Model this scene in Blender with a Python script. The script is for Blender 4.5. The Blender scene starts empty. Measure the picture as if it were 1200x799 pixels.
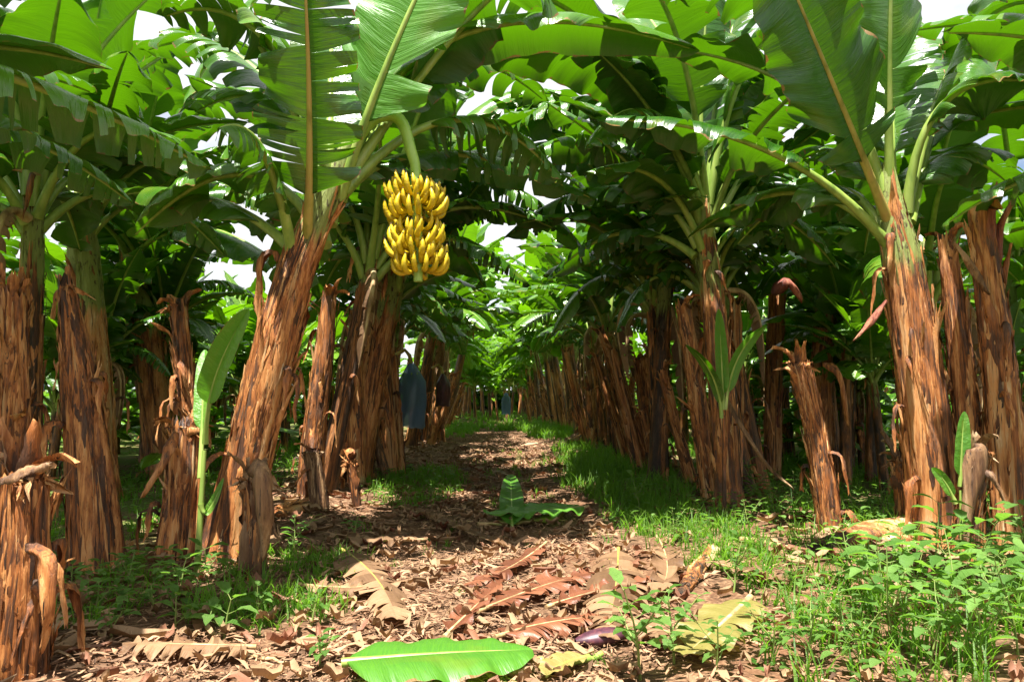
import bpy, math, random
from mathutils import Vector, Matrix, Quaternion, noise
R = math.radians
PI = math.pi
scene = bpy.context.scene
col = scene.collection
RND = random.Random(7)

# ------------------------------------------------------------------ camera
FPX, W0, H0 = 850.0, 1200.0, 799.0
CAM_Z = 1.1
PITCH = math.atan((468 - 399.5) / FPX)
YAW = math.atan(25 / FPX)
CF = Vector((math.sin(YAW) * math.cos(PITCH), math.cos(YAW) * math.cos(PITCH), math.sin(PITCH)))
CR = Vector((math.cos(YAW), -math.sin(YAW), 0))
CU = CR.cross(CF)
CAM = Vector((0, 0, CAM_Z))
cd = bpy.data.cameras.new('camera')
cd.sensor_width = 36
cd.lens = FPX / W0 * 36
cd.clip_start = 0.05
cd.clip_end = 2000
cam = bpy.data.objects.new('camera', cd)
col.objects.link(cam)
cam.matrix_world = Matrix.Translation(CAM) @ Matrix((CR, CU, -CF)).transposed().to_4x4()
scene.camera = cam

def ray(px, py):
    return CF * FPX + CR * (px - W0 / 2) - CU * (py - H0 / 2)
def at(px, py, Y):                      # measured place in the photograph -> world point at distance Y
    d = ray(px, py)
    return CAM + d * (Y / d.y)
def gpt(px, py):
    d = ray(px, py)
    p = CAM + d * (-CAM_Z / d.z)
    p.z = gz(p.x, p.y)
    return p
def gz(x, y):
    n = noise.noise(Vector((x * 0.45, y * 0.45, 3.1))) * 0.05 + noise.noise(Vector((x * 1.7, y * 1.7, 9.1))) * 0.025
    bank = 0.07 * math.exp(-((abs(x - 0.3) - 2.1) / 0.7) ** 2)
    rut = -0.03 * math.exp(-((x - 0.45) / 0.35) ** 2)
    return n + bank + rut

# ------------------------------------------------------------------ materials
def new_mat(name):
    m = bpy.data.materials.new(name)
    m.use_nodes = True
    nt = m.node_tree
    for n in list(nt.nodes):
        nt.nodes.remove(n)
    out = nt.nodes.new('ShaderNodeOutputMaterial')
    return m, nt, out
def nd(nt, typ, ins=None, **kw):
    n = nt.nodes.new(typ)
    for k, v in kw.items():
        setattr(n, k, v)
    for k, v in (ins or {}).items():
        if hasattr(v, 'bl_rna') and not isinstance(v, (int, float)):
            nt.links.new(v, n.inputs[k])
        else:
            n.inputs[k].default_value = v
    return n
def ramp(nt, fac, stops, interp='LINEAR'):
    n = nt.nodes.new('ShaderNodeValToRGB')
    cr = n.color_ramp
    cr.interpolation = interp
    while len(cr.elements) < len(stops):
        cr.elements.new(0.5)
    for e, (p, c) in zip(cr.elements, stops):
        e.position = p
        e.color = (c[0], c[1], c[2], 1)
    nt.links.new(fac, n.inputs[0])
    return n.outputs[0]
def math_(nt, op, a, b=0.0, clamp=False):
    n = nt.nodes.new('ShaderNodeMath')
    n.operation = op
    n.use_clamp = clamp
    for i, v in enumerate((a, b)):
        if isinstance(v, (int, float)):
            n.inputs[i].default_value = v
        else:
            nt.links.new(v, n.inputs[i])
    return n.outputs[0]
def mixc(nt, fac, a, b, mode='MIX'):
    n = nt.nodes.new('ShaderNodeMix')
    n.data_type = 'RGBA'
    n.blend_type = mode
    for idx, v in ((0, fac), (6, a), (7, b)):
        if isinstance(v, (int, float)):
            n.inputs[idx].default_value = v
        elif isinstance(v, tuple):
            n.inputs[idx].default_value = (v[0], v[1], v[2], 1)
        else:
            nt.links.new(v, n.inputs[idx])
    return n.outputs[2]
def noise_t(nt, vec, scale, detail=3, rough=0.55, w=None):
    n = nt.nodes.new('ShaderNodeTexNoise')
    n.inputs['Scale'].default_value = scale
    n.inputs['Detail'].default_value = detail
    n.inputs['Roughness'].default_value = rough
    if w is not None:
        n.noise_dimensions = '4D'
        nt.links.new(w, n.inputs['W'])
    nt.links.new(vec, n.inputs['Vector'])
    return n.outputs['Fac']
def mapped(nt, vec, sc):
    n = nt.nodes.new('ShaderNodeMapping')
    n.inputs['Scale'].default_value = sc
    nt.links.new(vec, n.inputs['Vector'])
    return n.outputs[0]

def leaf_material(name, base, base2, trans, rough=0.34, tmix=0.38, island=False, veins=True, edge=True, under=(0.10, 0.20, 0.05), gloss=0.55):
    m, nt, out = new_mat(name)
    tc = nd(nt, 'ShaderNodeTexCoord')
    uv = tc.outputs['UV']
    oi = nd(nt, 'ShaderNodeObjectInfo')
    geo = nd(nt, 'ShaderNodeNewGeometry')
    rnd = geo.outputs['Random Per Island'] if island else oi.outputs['Random']
    w = math_(nt, 'MULTIPLY', rnd, 37.0)
    big = noise_t(nt, mapped(nt, uv, (2.2, 4.0, 1)), 1.0, 3, 0.6, w)
    c = mixc(nt, ramp(nt, math_(nt, 'ADD', math_(nt, 'MULTIPLY', rnd, 0.6), math_(nt, 'MULTIPLY', big, 0.5)), [(0.2, (0, 0, 0)), (0.85, (1, 1, 1))]), base, base2)
    stripe = noise_t(nt, mapped(nt, uv, (150.0, 3.0, 1)), 1.0, 2, 0.5, w)
    wide = noise_t(nt, mapped(nt, uv, (26.0, 1.2, 1)), 1.0, 2, 0.5, w)
    if veins:
        c = mixc(nt, math_(nt, 'MULTIPLY', ramp(nt, stripe, [(0.42, (0, 0, 0)), (0.62, (1, 1, 1))]), 0.30), c, (trans[0] * 0.5, trans[1] * 0.55, trans[2] * 0.5))
    # dry brown margin and specks
    if edge:
        sx = nd(nt, 'ShaderNodeSeparateXYZ', {0: uv})
        ev = math_(nt, 'ABSOLUTE', sx.outputs[1])
        em = math_(nt, 'ADD', ev, math_(nt, 'MULTIPLY', math_(nt, 'SUBTRACT', noise_t(nt, uv, 9.0, 3, 0.6, w), 0.5), 0.35))
        ef = ramp(nt, em, [(0.99, (0, 0, 0)), (1.06, (1, 1, 1))])
        c = mixc(nt, ef, c, (0.22, 0.13, 0.04))
    sp = noise_t(nt, mapped(nt, uv, (30, 9, 1)), 1.0, 3, 0.7, w)
    if edge:
        c = mixc(nt, ramp(nt, sp, [(0.68, (0, 0, 0)), (0.72, (1, 1, 1))]), c, (0.16, 0.10, 0.03))
        yel = noise_t(nt, mapped(nt, uv, (3.5, 1.5, 1)), 1.0, 2, 0.5, w)
        c = mixc(nt, math_(nt, 'MULTIPLY', ramp(nt, yel, [(0.55, (0, 0, 0)), (0.75, (1, 1, 1))]), 0.45), c, (0.20, 0.22, 0.02))
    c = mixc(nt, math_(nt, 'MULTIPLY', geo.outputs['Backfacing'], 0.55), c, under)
    bmp = nd(nt, 'ShaderNodeBump', {'Strength': 0.75, 'Distance': 0.012})
    nt.links.new(math_(nt, 'ADD', math_(nt, 'MULTIPLY', stripe, 0.4), wide), bmp.inputs['Height'])
    p = nd(nt, 'ShaderNodeBsdfPrincipled', {'Base Color': c, 'Specular IOR Level': gloss})
    rr = math_(nt, 'ADD', math_(nt, 'MULTIPLY', geo.outputs['Backfacing'], 0.22), math_(nt, 'ADD', rough - 0.06, math_(nt, 'MULTIPLY', big, 0.14)))
    nt.links.new(rr, p.inputs['Roughness'])
    nt.links.new(bmp.outputs[0], p.inputs['Normal'])
    tcol = mixc(nt, math_(nt, 'MULTIPLY', stripe, 0.5), trans, (trans[0] * 0.6, trans[1] * 0.75, trans[2] * 0.6))
    if edge:
        tcol = mixc(nt, ef, tcol, (0.25, 0.12, 0.03))
    t = nd(nt, 'ShaderNodeBsdfTranslucent', {'Color': tcol})
    nt.links.new(bmp.outputs[0], t.inputs['Normal'])
    mx = nd(nt, 'ShaderNodeMixShader', {0: tmix, 1: p.outputs[0], 2: t.outputs[0]})
    nt.links.new(mx.outputs[0], out.inputs[0])
    return m

def fibre_material(name, stops, green=0.0, scale=1.0, rough=0.62, island=False, gloss=0.45, bump=0.8, ztop=None):
    """dry or living banana sheath: long vertical fibres, rusty patches, dark rot"""
    m, nt, out = new_mat(name)
    tc = nd(nt, 'ShaderNodeTexCoord')
    oi = nd(nt, 'ShaderNodeObjectInfo')
    geo = nd(nt, 'ShaderNodeNewGeometry')
    v = tc.outputs['Object']
    w = math_(nt, 'MULTIPLY', oi.outputs['Random'], 53.0)
    if island:
        w = math_(nt, 'ADD', w, math_(nt, 'MULTIPLY', geo.outputs['Random Per Island'], 19.0))
    fib = noise_t(nt, mapped(nt, v, (64 * scale, 64 * scale, 2.2 * scale)), 1.0, 6, 0.72, w)
    med = noise_t(nt, mapped(nt, v, (19 * scale, 19 * scale, 1.3 * scale)), 1.0, 5, 0.68, w)
    pat = noise_t(nt, mapped(nt, v, (7 * scale, 7 * scale, 1.7 * scale)), 1.0, 5, 0.66, w)
    uvx = nd(nt, 'ShaderNodeSeparateXYZ', {0: tc.outputs['UV']})
    f = math_(nt, 'ADD', math_(nt, 'MULTIPLY', fib, 0.26), math_(nt, 'ADD', math_(nt, 'MULTIPLY', med, 0.32), math_(nt, 'MULTIPLY', pat, 0.48)))
    f = math_(nt, 'ADD', math_(nt, 'MULTIPLY', math_(nt, 'SUBTRACT', f, 0.53), 3.0), 0.41, True)
    f = math_(nt, 'ADD', f, math_(nt, 'MULTIPLY', math_(nt, 'SUBTRACT', uvx.outputs[0], 0.5), 0.42), True)
    if island:
        f = math_(nt, 'ADD', f, math_(nt, 'MULTIPLY', math_(nt, 'SUBTRACT', geo.outputs['Random Per Island'], 0.5), 0.35), True)
    c = ramp(nt, f, stops)
    crack = noise_t(nt, mapped(nt, v, (120 * scale, 120 * scale, 3.0 * scale)), 1.0, 3, 0.6, w)
    c = mixc(nt, ramp(nt, crack, [(0.33, (1, 1, 1)), (0.39, (0, 0, 0))]), c, (0.012, 0.006, 0.004))
    gr = ramp(nt, noise_t(nt, mapped(nt, v, (11 * scale, 11 * scale, 4 * scale)), 1.0, 4, 0.65, w), [(0.50, (0, 0, 0)), (0.62, (1, 1, 1))])
    c = mixc(nt, math_(nt, 'MULTIPLY', gr, math_(nt, 'MULTIPLY', oi.outputs['Random'], 0.28)), c, (0.26, 0.19, 0.145))
    c = mixc(nt, 0.55, c, mixc(nt, fib, (0.34, 0.30, 0.28), (1.75, 1.72, 1.65)), 'MULTIPLY')
    if green:
        gn = noise_t(nt, mapped(nt, v, (9, 9, 0.9)), 1.0, 3, 0.6, w)
        sx = nd(nt, 'ShaderNodeSeparateXYZ', {0: v})
        hh = ramp(nt, math_(nt, 'MULTIPLY', sx.outputs[2], 0.25), [((ztop - 0.75) / 4, (0, 0, 0)), ((ztop + 0.15) / 4, (1, 1, 1))])
        g = math_(nt, 'ADD', math_(nt, 'MULTIPLY', hh, 0.62), math_(nt, 'MULTIPLY', gn, green))
        gm = ramp(nt, g, [(0.50, (0, 0, 0)), (0.60, (1, 1, 1))])
        gc = mixc(nt, med, (0.16, 0.22, 0.04), (0.30, 0.33, 0.10))
        spots = noise_t(nt, mapped(nt, v, (30, 30, 12)), 1.0, 3, 0.6, w)
        gc = mixc(nt, ramp(nt, spots, [(0.56, (0, 0, 0)), (0.66, (1, 1, 1))]), gc, (0.05, 0.025, 0.012))
        c = mixc(nt, gm, c, gc)
    bm = nd(nt, 'ShaderNodeBump', {'Strength': bump, 'Distance': 0.02})
    nt.links.new(math_(nt, 'ADD', fib, math_(nt, 'MULTIPLY', med, 1.2)), bm.inputs['Height'])
    p = nd(nt, 'ShaderNodeBsdfPrincipled', {'Base Color': c, 'Specular IOR Level': gloss})
    nt.links.new(math_(nt, 'ADD', math_(nt, 'MULTIPLY', pat, 0.4), rough - 0.25), p.inputs['Roughness'])
    nt.links.new(bm.outputs[0], p.inputs['Normal'])
    nt.links.new(p.outputs[0], out.inputs[0])
    return m

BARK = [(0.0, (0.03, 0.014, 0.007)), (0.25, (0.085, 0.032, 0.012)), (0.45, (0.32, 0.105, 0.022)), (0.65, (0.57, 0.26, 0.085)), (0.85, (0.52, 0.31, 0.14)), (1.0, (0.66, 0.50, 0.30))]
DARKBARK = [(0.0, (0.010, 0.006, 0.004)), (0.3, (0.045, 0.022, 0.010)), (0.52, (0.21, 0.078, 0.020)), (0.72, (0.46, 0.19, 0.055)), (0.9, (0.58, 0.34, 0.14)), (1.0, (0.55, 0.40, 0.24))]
PALE = [(0.0, (0.03, 0.014, 0.007)), (0.3, (0.12, 0.055, 0.022)), (0.55, (0.27, 0.15, 0.065)), (0.8, (0.40, 0.27, 0.15)), (1.0, (0.55, 0.42, 0.27))]
M = {}
M['leaf'] = leaf_material('banana_leaf_green', (0.008, 0.050, 0.005), (0.075, 0.19, 0.016), (0.14, 0.38, 0.003), rough=0.23, tmix=0.20, gloss=0.65, under=(0.013, 0.048, 0.006))  # under is darkened so the shade on leaf undersides is in the colour
M['leaf_far'] = leaf_material('banana_leaf_distant', (0.010, 0.06, 0.006), (0.16, 0.30, 0.02), (0.22, 0.52, 0.005), rough=0.27, tmix=0.32, gloss=0.65, under=(0.022, 0.065, 0.009), island=True, edge=False)  # greens and translucency raised to look sunlit; under darkened as painted shade
M['leaf_bright'] = leaf_material('banana_leaf_fresh', (0.06, 0.20, 0.02), (0.11, 0.28, 0.03), (0.22, 0.56, 0.03), rough=0.4, tmix=0.34, edge=True, under=(0.14, 0.3, 0.06))
M['leaf_yellow'] = leaf_material('banana_leaf_yellowing', (0.20, 0.19, 0.04), (0.34, 0.27, 0.09), (0.4, 0.36, 0.06), rough=0.5)
M['leaf_dry'] = leaf_material('banana_leaf_dry', (0.07, 0.035, 0.018), (0.32, 0.19, 0.105), (0.4, 0.2, 0.07), rough=0.6, tmix=0.15, island=True, edge=False, under=(0.42, 0.28, 0.16), gloss=0.3)
M['leaf_rust'] = leaf_material('banana_leaf_rusty', (0.09, 0.028, 0.015), (0.26, 0.10, 0.05), (0.3, 0.1, 0.04), rough=0.42, tmix=0.15, island=True, edge=False, under=(0.28, 0.14, 0.08), gloss=0.4)
M['weed'] = leaf_material('weed_leaf', (0.035, 0.11, 0.012), (0.15, 0.28, 0.06), (0.28, 0.55, 0.05), rough=0.5, tmix=0.4, island=True, edge=False, veins=False, under=(0.14, 0.26, 0.07), gloss=0.3)
M['grass'] = leaf_material('grass_blade', (0.03, 0.10, 0.008), (0.12, 0.22, 0.025), (0.28, 0.60, 0.03), rough=0.45, tmix=0.45, island=True, edge=False, veins=False, under=(0.12, 0.26, 0.04), gloss=0.3)
M['chips'] = leaf_material('litter_chip', (0.035, 0.016, 0.008), (0.44, 0.26, 0.15), (0.4, 0.2, 0.1), rough=0.7, tmix=0.05, island=True, edge=False, veins=False, under=(0.42, 0.30, 0.20), gloss=0.25)
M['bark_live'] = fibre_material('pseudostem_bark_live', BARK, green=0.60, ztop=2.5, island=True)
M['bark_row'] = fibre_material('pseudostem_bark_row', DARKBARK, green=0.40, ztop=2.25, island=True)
M['bark_dry'] = fibre_material('pseudostem_bark_dry', BARK, island=True)
M['sheath'] = fibre_material('dry_sheath', BARK, island=True, scale=0.8)
M['pale_sheath'] = fibre_material('pale_dry_sheath', PALE, island=True, scale=0.8)
M['red_sheath'] = fibre_material('red_dry_sheath', [(0.0, (0.05, 0.012, 0.008)), (0.4, (0.20, 0.045, 0.025)), (0.7, (0.38, 0.14, 0.07)), (1.0, (0.55, 0.32, 0.2))], island=True)

def simple(name, stops, sc=(8, 8, 8), rough=0.45, gloss=0.5, bump=0.1, trans=0.0, sss=0.0):
    m, nt, out = new_mat(name)
    tc = nd(nt, 'ShaderNodeTexCoord')
    oi = nd(nt, 'ShaderNodeObjectInfo')
    w = math_(nt, 'MULTIPLY', oi.outputs['Random'], 31.0)
    n = noise_t(nt, mapped(nt, tc.outputs['Object'], sc), 1.0, 4, 0.6, w)
    c = ramp(nt, n, stops)
    bm = nd(nt, 'ShaderNodeBump', {'Strength': bump, 'Distance': 0.01, 'Height': n})
    p = nd(nt, 'ShaderNodeBsdfPrincipled', {'Base Color': c, 'Roughness': rough, 'Specular IOR Level': gloss, 'Normal': bm.outputs[0]})
    nt.links.new(p.outputs[0], out.inputs[0])
    return m
M['midrib'] = simple('midrib_green', [(0.3, (0.13, 0.22, 0.035)), (0.55, (0.26, 0.36, 0.07)), (0.75, (0.36, 0.40, 0.14))], sc=(14, 14, 3), rough=0.38)
M['midrib_old'] = simple('midrib_yellow_brown', [(0.3, (0.16, 0.15, 0.02)), (0.5, (0.36, 0.30, 0.07)), (0.7, (0.40, 0.24, 0.08))], sc=(10, 10, 2), rough=0.42)
M['midrib_dry'] = simple('midrib_dry', [(0.3, (0.12, 0.06, 0.025)), (0.5, (0.38, 0.25, 0.11)), (0.7, (0.58, 0.46, 0.26))], sc=(14, 14, 6), rough=0.7)
M['stalk'] = simple('bunch_stalk_green', [(0.3, (0.20, 0.38, 0.05)), (0.7, (0.34, 0.52, 0.10))], sc=(10, 10, 10), rough=0.35)
M['banana'] = simple('banana_yellow', [(0.25, (0.22, 0.15, 0.01)), (0.38, (0.48, 0.34, 0.006)), (0.75, (0.62, 0.47, 0.012))], sc=(26, 26, 26), rough=0.42, bump=0.06)
M['tip'] = simple('banana_tip_brown', [(0.3, (0.03, 0.018, 0.01)), (0.7, (0.10, 0.06, 0.02))], rough=0.8)
M['bract'] = simple('flower_bract_purple', [(0.3, (0.025, 0.008, 0.016)), (0.55, (0.07, 0.022, 0.035)), (0.75, (0.16, 0.05, 0.05))], sc=(40, 40, 6), rough=0.45)
M['wstem'] = simple('weed_stem', [(0.3, (0.10, 0.18, 0.03)), (0.7, (0.22, 0.26, 0.06))], rough=0.6)
M['twine'] = simple('tie_cord', [(0.3, (0.35, 0.33, 0.3)), (0.7, (0.5, 0.48, 0.45))], rough=0.8)

def bag_material():
    m, nt, out = new_mat('blue_plastic_bag')
    tc = nd(nt, 'ShaderNodeTexCoord')
    n = noise_t(nt, mapped(nt, tc.outputs['Object'], (12, 12, 3)), 1.0, 3)
    c = ramp(nt, n, [(0.3, (0.08, 0.12, 0.18)), (0.7, (0.17, 0.22, 0.30))])
    bm = nd(nt, 'ShaderNodeBump', {'Strength': 0.4, 'Distance': 0.02, 'Height': n})
    p = nd(nt, 'ShaderNodeBsdfPrincipled', {'Base Color': c, 'Roughness': 0.3, 'Normal': bm.outputs[0]})
    t = nd(nt, 'ShaderNodeBsdfTranslucent', {'Color': (0.35, 0.55, 0.85, 1)})
    tr = nd(nt, 'ShaderNodeBsdfTransparent', {'Color': (0.75, 0.86, 1, 1)})
    a = nd(nt, 'ShaderNodeMixShader', {0: 0.45, 1: p.outputs[0], 2: t.outputs[0]})
    b = nd(nt, 'ShaderNodeMixShader', {0: 0.22, 1: a.outputs[0], 2: tr.outputs[0]})
    nt.links.new(b.outputs[0], out.inputs[0])
    return m
M['bag'] = bag_material()

def ground_material():
    m, nt, out = new_mat('soil_with_leaf_litter')
    tc = nd(nt, 'ShaderNodeTexCoord')
    v = tc.outputs['Object']
    a = noise_t(nt, v, 1.1, 5, 0.6)
    b = noise_t(nt, v, 16.0, 5, 0.7)
    vo = nd(nt, 'ShaderNodeTexVoronoi', {'Vector': mapped(nt, v, (38, 60, 30)), 'Scale': 1.0, 'Randomness': 1.0})
    f = math_(nt, 'ADD', math_(nt, 'MULTIPLY', b, 0.6), math_(nt, 'MULTIPLY', vo.outputs['Distance'], 0.35))
    c = ramp(nt, f, [(0.25, (0.035, 0.020, 0.012)), (0.45, (0.12, 0.065, 0.035)), (0.62, (0.26, 0.16, 0.09)), (0.8, (0.42, 0.29, 0.18))])
    c = mixc(nt, math_(nt, 'MULTIPLY', ramp(nt, a, [(0.45, (0, 0, 0)), (0.65, (1, 1, 1))]), 0.5), c, (0.16, 0.065, 0.03))
    sx = nd(nt, 'ShaderNodeSeparateXYZ', {0: v})
    side = math_(nt, 'ABSOLUTE', math_(nt, 'SUBTRACT', sx.outputs[0], 0.2))
    gm = math_(nt, 'MULTIPLY', ramp(nt, math_(nt, 'MULTIPLY', side, 0.1), [(0.20, (0, 0, 0)), (0.36, (1, 1, 1))]), ramp(nt, a, [(0.42, (0, 0, 0)), (0.52, (1, 1, 1))]))
    c = mixc(nt, math_(nt, 'MULTIPLY', gm, 0.7), c, (0.07, 0.14, 0.02))
    bm = nd(nt, 'ShaderNodeBump', {'Strength': 0.9, 'Distance': 0.03, 'Height': f})
    p = nd(nt, 'ShaderNodeBsdfPrincipled', {'Base Color': c, 'Roughness': 0.92, 'Specular IOR Level': 0.2, 'Normal': bm.outputs[0]})
    nt.links.new(p.outputs[0], out.inputs[0])
    return m
M['ground'] = ground_material()

# ------------------------------------------------------------------ mesh builder and object helpers
class MB:
    def __init__(s):
        s.v = []; s.f = []; s.uv = []; s.m = []
    def grid(s, rows, uvs=None, mi=0, close=False, flip=False):
        base = len(s.v); n = len(rows[0])
        for r in rows:
            s.v.extend(r)
        for i in range(len(rows) - 1):
            for j in range(n if close else n - 1):
                j2 = (j + 1) % n
                q = [(i, j), (i, j2), (i + 1, j2), (i + 1, j)]
                if flip:
                    q.reverse()
                s.f.append([base + a * n + b for a, b in q])
                s.m.append(mi)
                s.uv.append([uvs[a][b] if uvs else (a * 0.1, b * 0.1) for a, b in q])
    def poly(s, pts, mi=0, uv=None):
        base = len(s.v)
        s.v.extend(pts)
        s.f.append(list(range(base, base + len(pts)))); s.m.append(mi)
        s.uv.append(uv or [(0, 0)] * len(pts))
    def tube(s, pts, rads, n=8, mi=0, cap=True, flat=1.0):
        rows = []
        ref = Vector((0.3, 0.2, 1)).normalized()
        for i, p in enumerate(pts):
            t = (pts[min(i + 1, len(pts) - 1)] - pts[max(i - 1, 0)]).normalized()
            a = t.cross(ref)
            if a.length < 0.05:
                a = t.cross(Vector((1, 0, 0)))
            a.normalize(); b = a.cross(t)
            rows.append([p + (a * math.cos(k * 2 * PI / n) + b * math.sin(k * 2 * PI / n) * flat) * rads[i] for k in range(n)])
        s.grid(rows, None, mi, close=True)
        if cap:
            s.poly(list(rows[-1]), mi); s.poly(list(reversed(rows[0])), mi)
    def mesh(s, name, mats, smooth=True):
        me = bpy.data.meshes.new(name)
        me.from_pydata([tuple(p) for p in s.v], [], s.f)
        for mt in mats:
            me.materials.append(mt)
        me.polygons.foreach_set('material_index', s.m)
        if smooth:
            me.polygons.foreach_set('use_smooth', [True] * len(s.f))
        ul = me.uv_layers.new(name='UVMap')
        flat = []
        for f in s.uv:
            for a in f:
                flat.extend((a[0], a[1]))
        ul.data.foreach_set('uv', flat)
        me.update()
        return me
def link(name, data, parent=None, loc=(0, 0, 0)):
    o = bpy.data.objects.new(name, data)
    col.objects.link(o)
    o.location = loc
    if parent is not None:
        o.parent = parent
    return o
def tag(o, label, cat=None, group=None, kind=None):
    if label: o['label'] = label
    if cat: o['category'] = cat
    if group: o['group'] = group
    if kind: o['kind'] = kind
    return o
def children(o):
    return KIDS.get(o.name, [])
KIDS = {}
def child(name, data, parent, loc=(0, 0, 0)):
    o = link(name, data, parent, loc)
    KIDS.setdefault(parent.name, []).append(o)
    return o
def copy_tree(o, parent=None):
    c = o.copy()
    col.objects.link(c)
    c.parent = parent
    if parent is not None:
        KIDS.setdefault(parent.name, []).append(c)
    for k in list(KIDS.get(o.name, [])):
        copy_tree(k, c)
    return c

# ------------------------------------------------------------------ banana leaf
def bez(P, t):
    if len(P) == 3:
        return P[0] * (1 - t) ** 2 + P[1] * 2 * t * (1 - t) + P[2] * t * t
    return P[0] * (1 - t) ** 3 + P[1] * 3 * t * (1 - t) ** 2 + P[2] * 3 * t * t * (1 - t) + P[3] * t ** 3
def leaf_shape(mb, rib, P, width, rnd, petiole=0.2, tears=6, fold=15, droop=70, grav=0.5, roll=0, side=None, wave=10, nl=44, nv=6, mi=0, rmi=0, ribr=0.034, ribn=8, tipcut=1.0, gap=0.5, smooth_tip=2.2):
    """blade (two torn halves) into mb and midrib with petiole into rib, along the curve P"""
    N = 60
    C = [bez(P, i / N) for i in range(N + 1)]
    Lc = sum((C[i + 1] - C[i]).length for i in range(N))
    if side is None:
        h = P[-1] - P[0]
        h.z = 0
        if h.length < 0.05:
            h = Vector((1, 0, 0))
        side = h.normalized().cross(Vector((0, 0, 1)))
    side = side.normalized()
    def frame(u):
        p = bez(P, u)
        T = (bez(P, min(1, u + 0.01)) - bez(P, max(0, u - 0.01))).normalized()
        S = (side - T * side.dot(T)).normalized()
        S = Quaternion(T, R(roll)) @ S
        return p, T, S, S.cross(T)
    # halves
    for sg in (1, -1):
        cuts = sorted(rnd.random() for _ in range(max(0, int(tears * rnd.uniform(0.7, 1.3))))) if tears else []
        cuts = [0.0] + [c for c in cuts if 0.04 < c < 0.97] + [1.0]
        # merge very thin strips
        k = [cuts[0]]
        for c in cuts[1:]:
            if c - k[-1] > 0.012 or c == 1.0:
                k.append(c)
        cuts = k
        ph = rnd.uniform(0, 6)
        for a, b in zip(cuts[:-1], cuts[1:]):
            rowsn = max(2, int(nl * (b - a)) + 2)
            single = len(cuts) == 2
            dl = 0 if single else rnd.gauss(0, 16)
            cutstart = rnd.uniform(0.05, 0.45)
            lenf = 1 if single else rnd.uniform(0.86, 1.02)
            tw = 0 if single else rnd.gauss(0, 0.22)
            skew = 0.28 + (0 if single else rnd.gauss(0, 0.07))
            rows = []; uvs = []
            for i in range(rowsn):
                e = i / (rowsn - 1)
                t = a + (b - a) * e
                tt = t * tipcut
                u = petiole + (1 - petiole) * tt
                p, T, S, Nn = frame(u)
                w = width * (1 - (1 - min(t / 0.16, 1)) ** 2) ** 0.5 * max(0.0, 1 - max(0, (t - 0.35) / 0.65) ** smooth_tip) ** 0.55
                w = max(w, 0.004) * lenf
                row = []; uvr = []
                q = p.copy()
                ds = w / nv
                wob = math.sin(t * 21 + ph) * wave + math.sin(t * 47 + ph * 2) * wave * 0.5
                for j in range(nv + 1):
                    v = j / nv
                    g = 0
                    if not single:
                        g = max(0, v - cutstart) * (0.5 - e) * gap * (b - a) * Lc * (1 - petiole)
                    row.append(q + T * g)
                    uvr.append((u * Lc, sg * (v if w > 0.03 else 0.5)))
                    ang = R(fold - (droop + dl * (1 if v > cutstart else 0.2)) * v + wob * v)
                    d = S * sg * math.cos(ang) + Nn * math.sin(ang) + T * skew * (0.4 + v)
                    d += Vector((0, 0, -1)) * grav * v * v
                    d += Nn * tw * (e - 0.5) * v
                    d.normalize()
                    q = q + d * ds
                rows.append(row); uvs.append(uvr)
            mb.grid(rows, uvs, mi, flip=(sg < 0))
    if rib is not None:
        n = 16
        pts = []; rd = []
        for i in range(n + 1):
            u = (i / n) * tipcut * (1 - 0.02)
            p, T, S, Nn = frame(u)
            pts.append(p - Nn * 0.006)
            rd.append(ribr * (1.25 - 0.25 * min(1, u / 0.15)) * (1 - u) ** 0.8 + 0.004)
        rib.tube(pts, rd, ribn, rmi)
    return Lc

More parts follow.
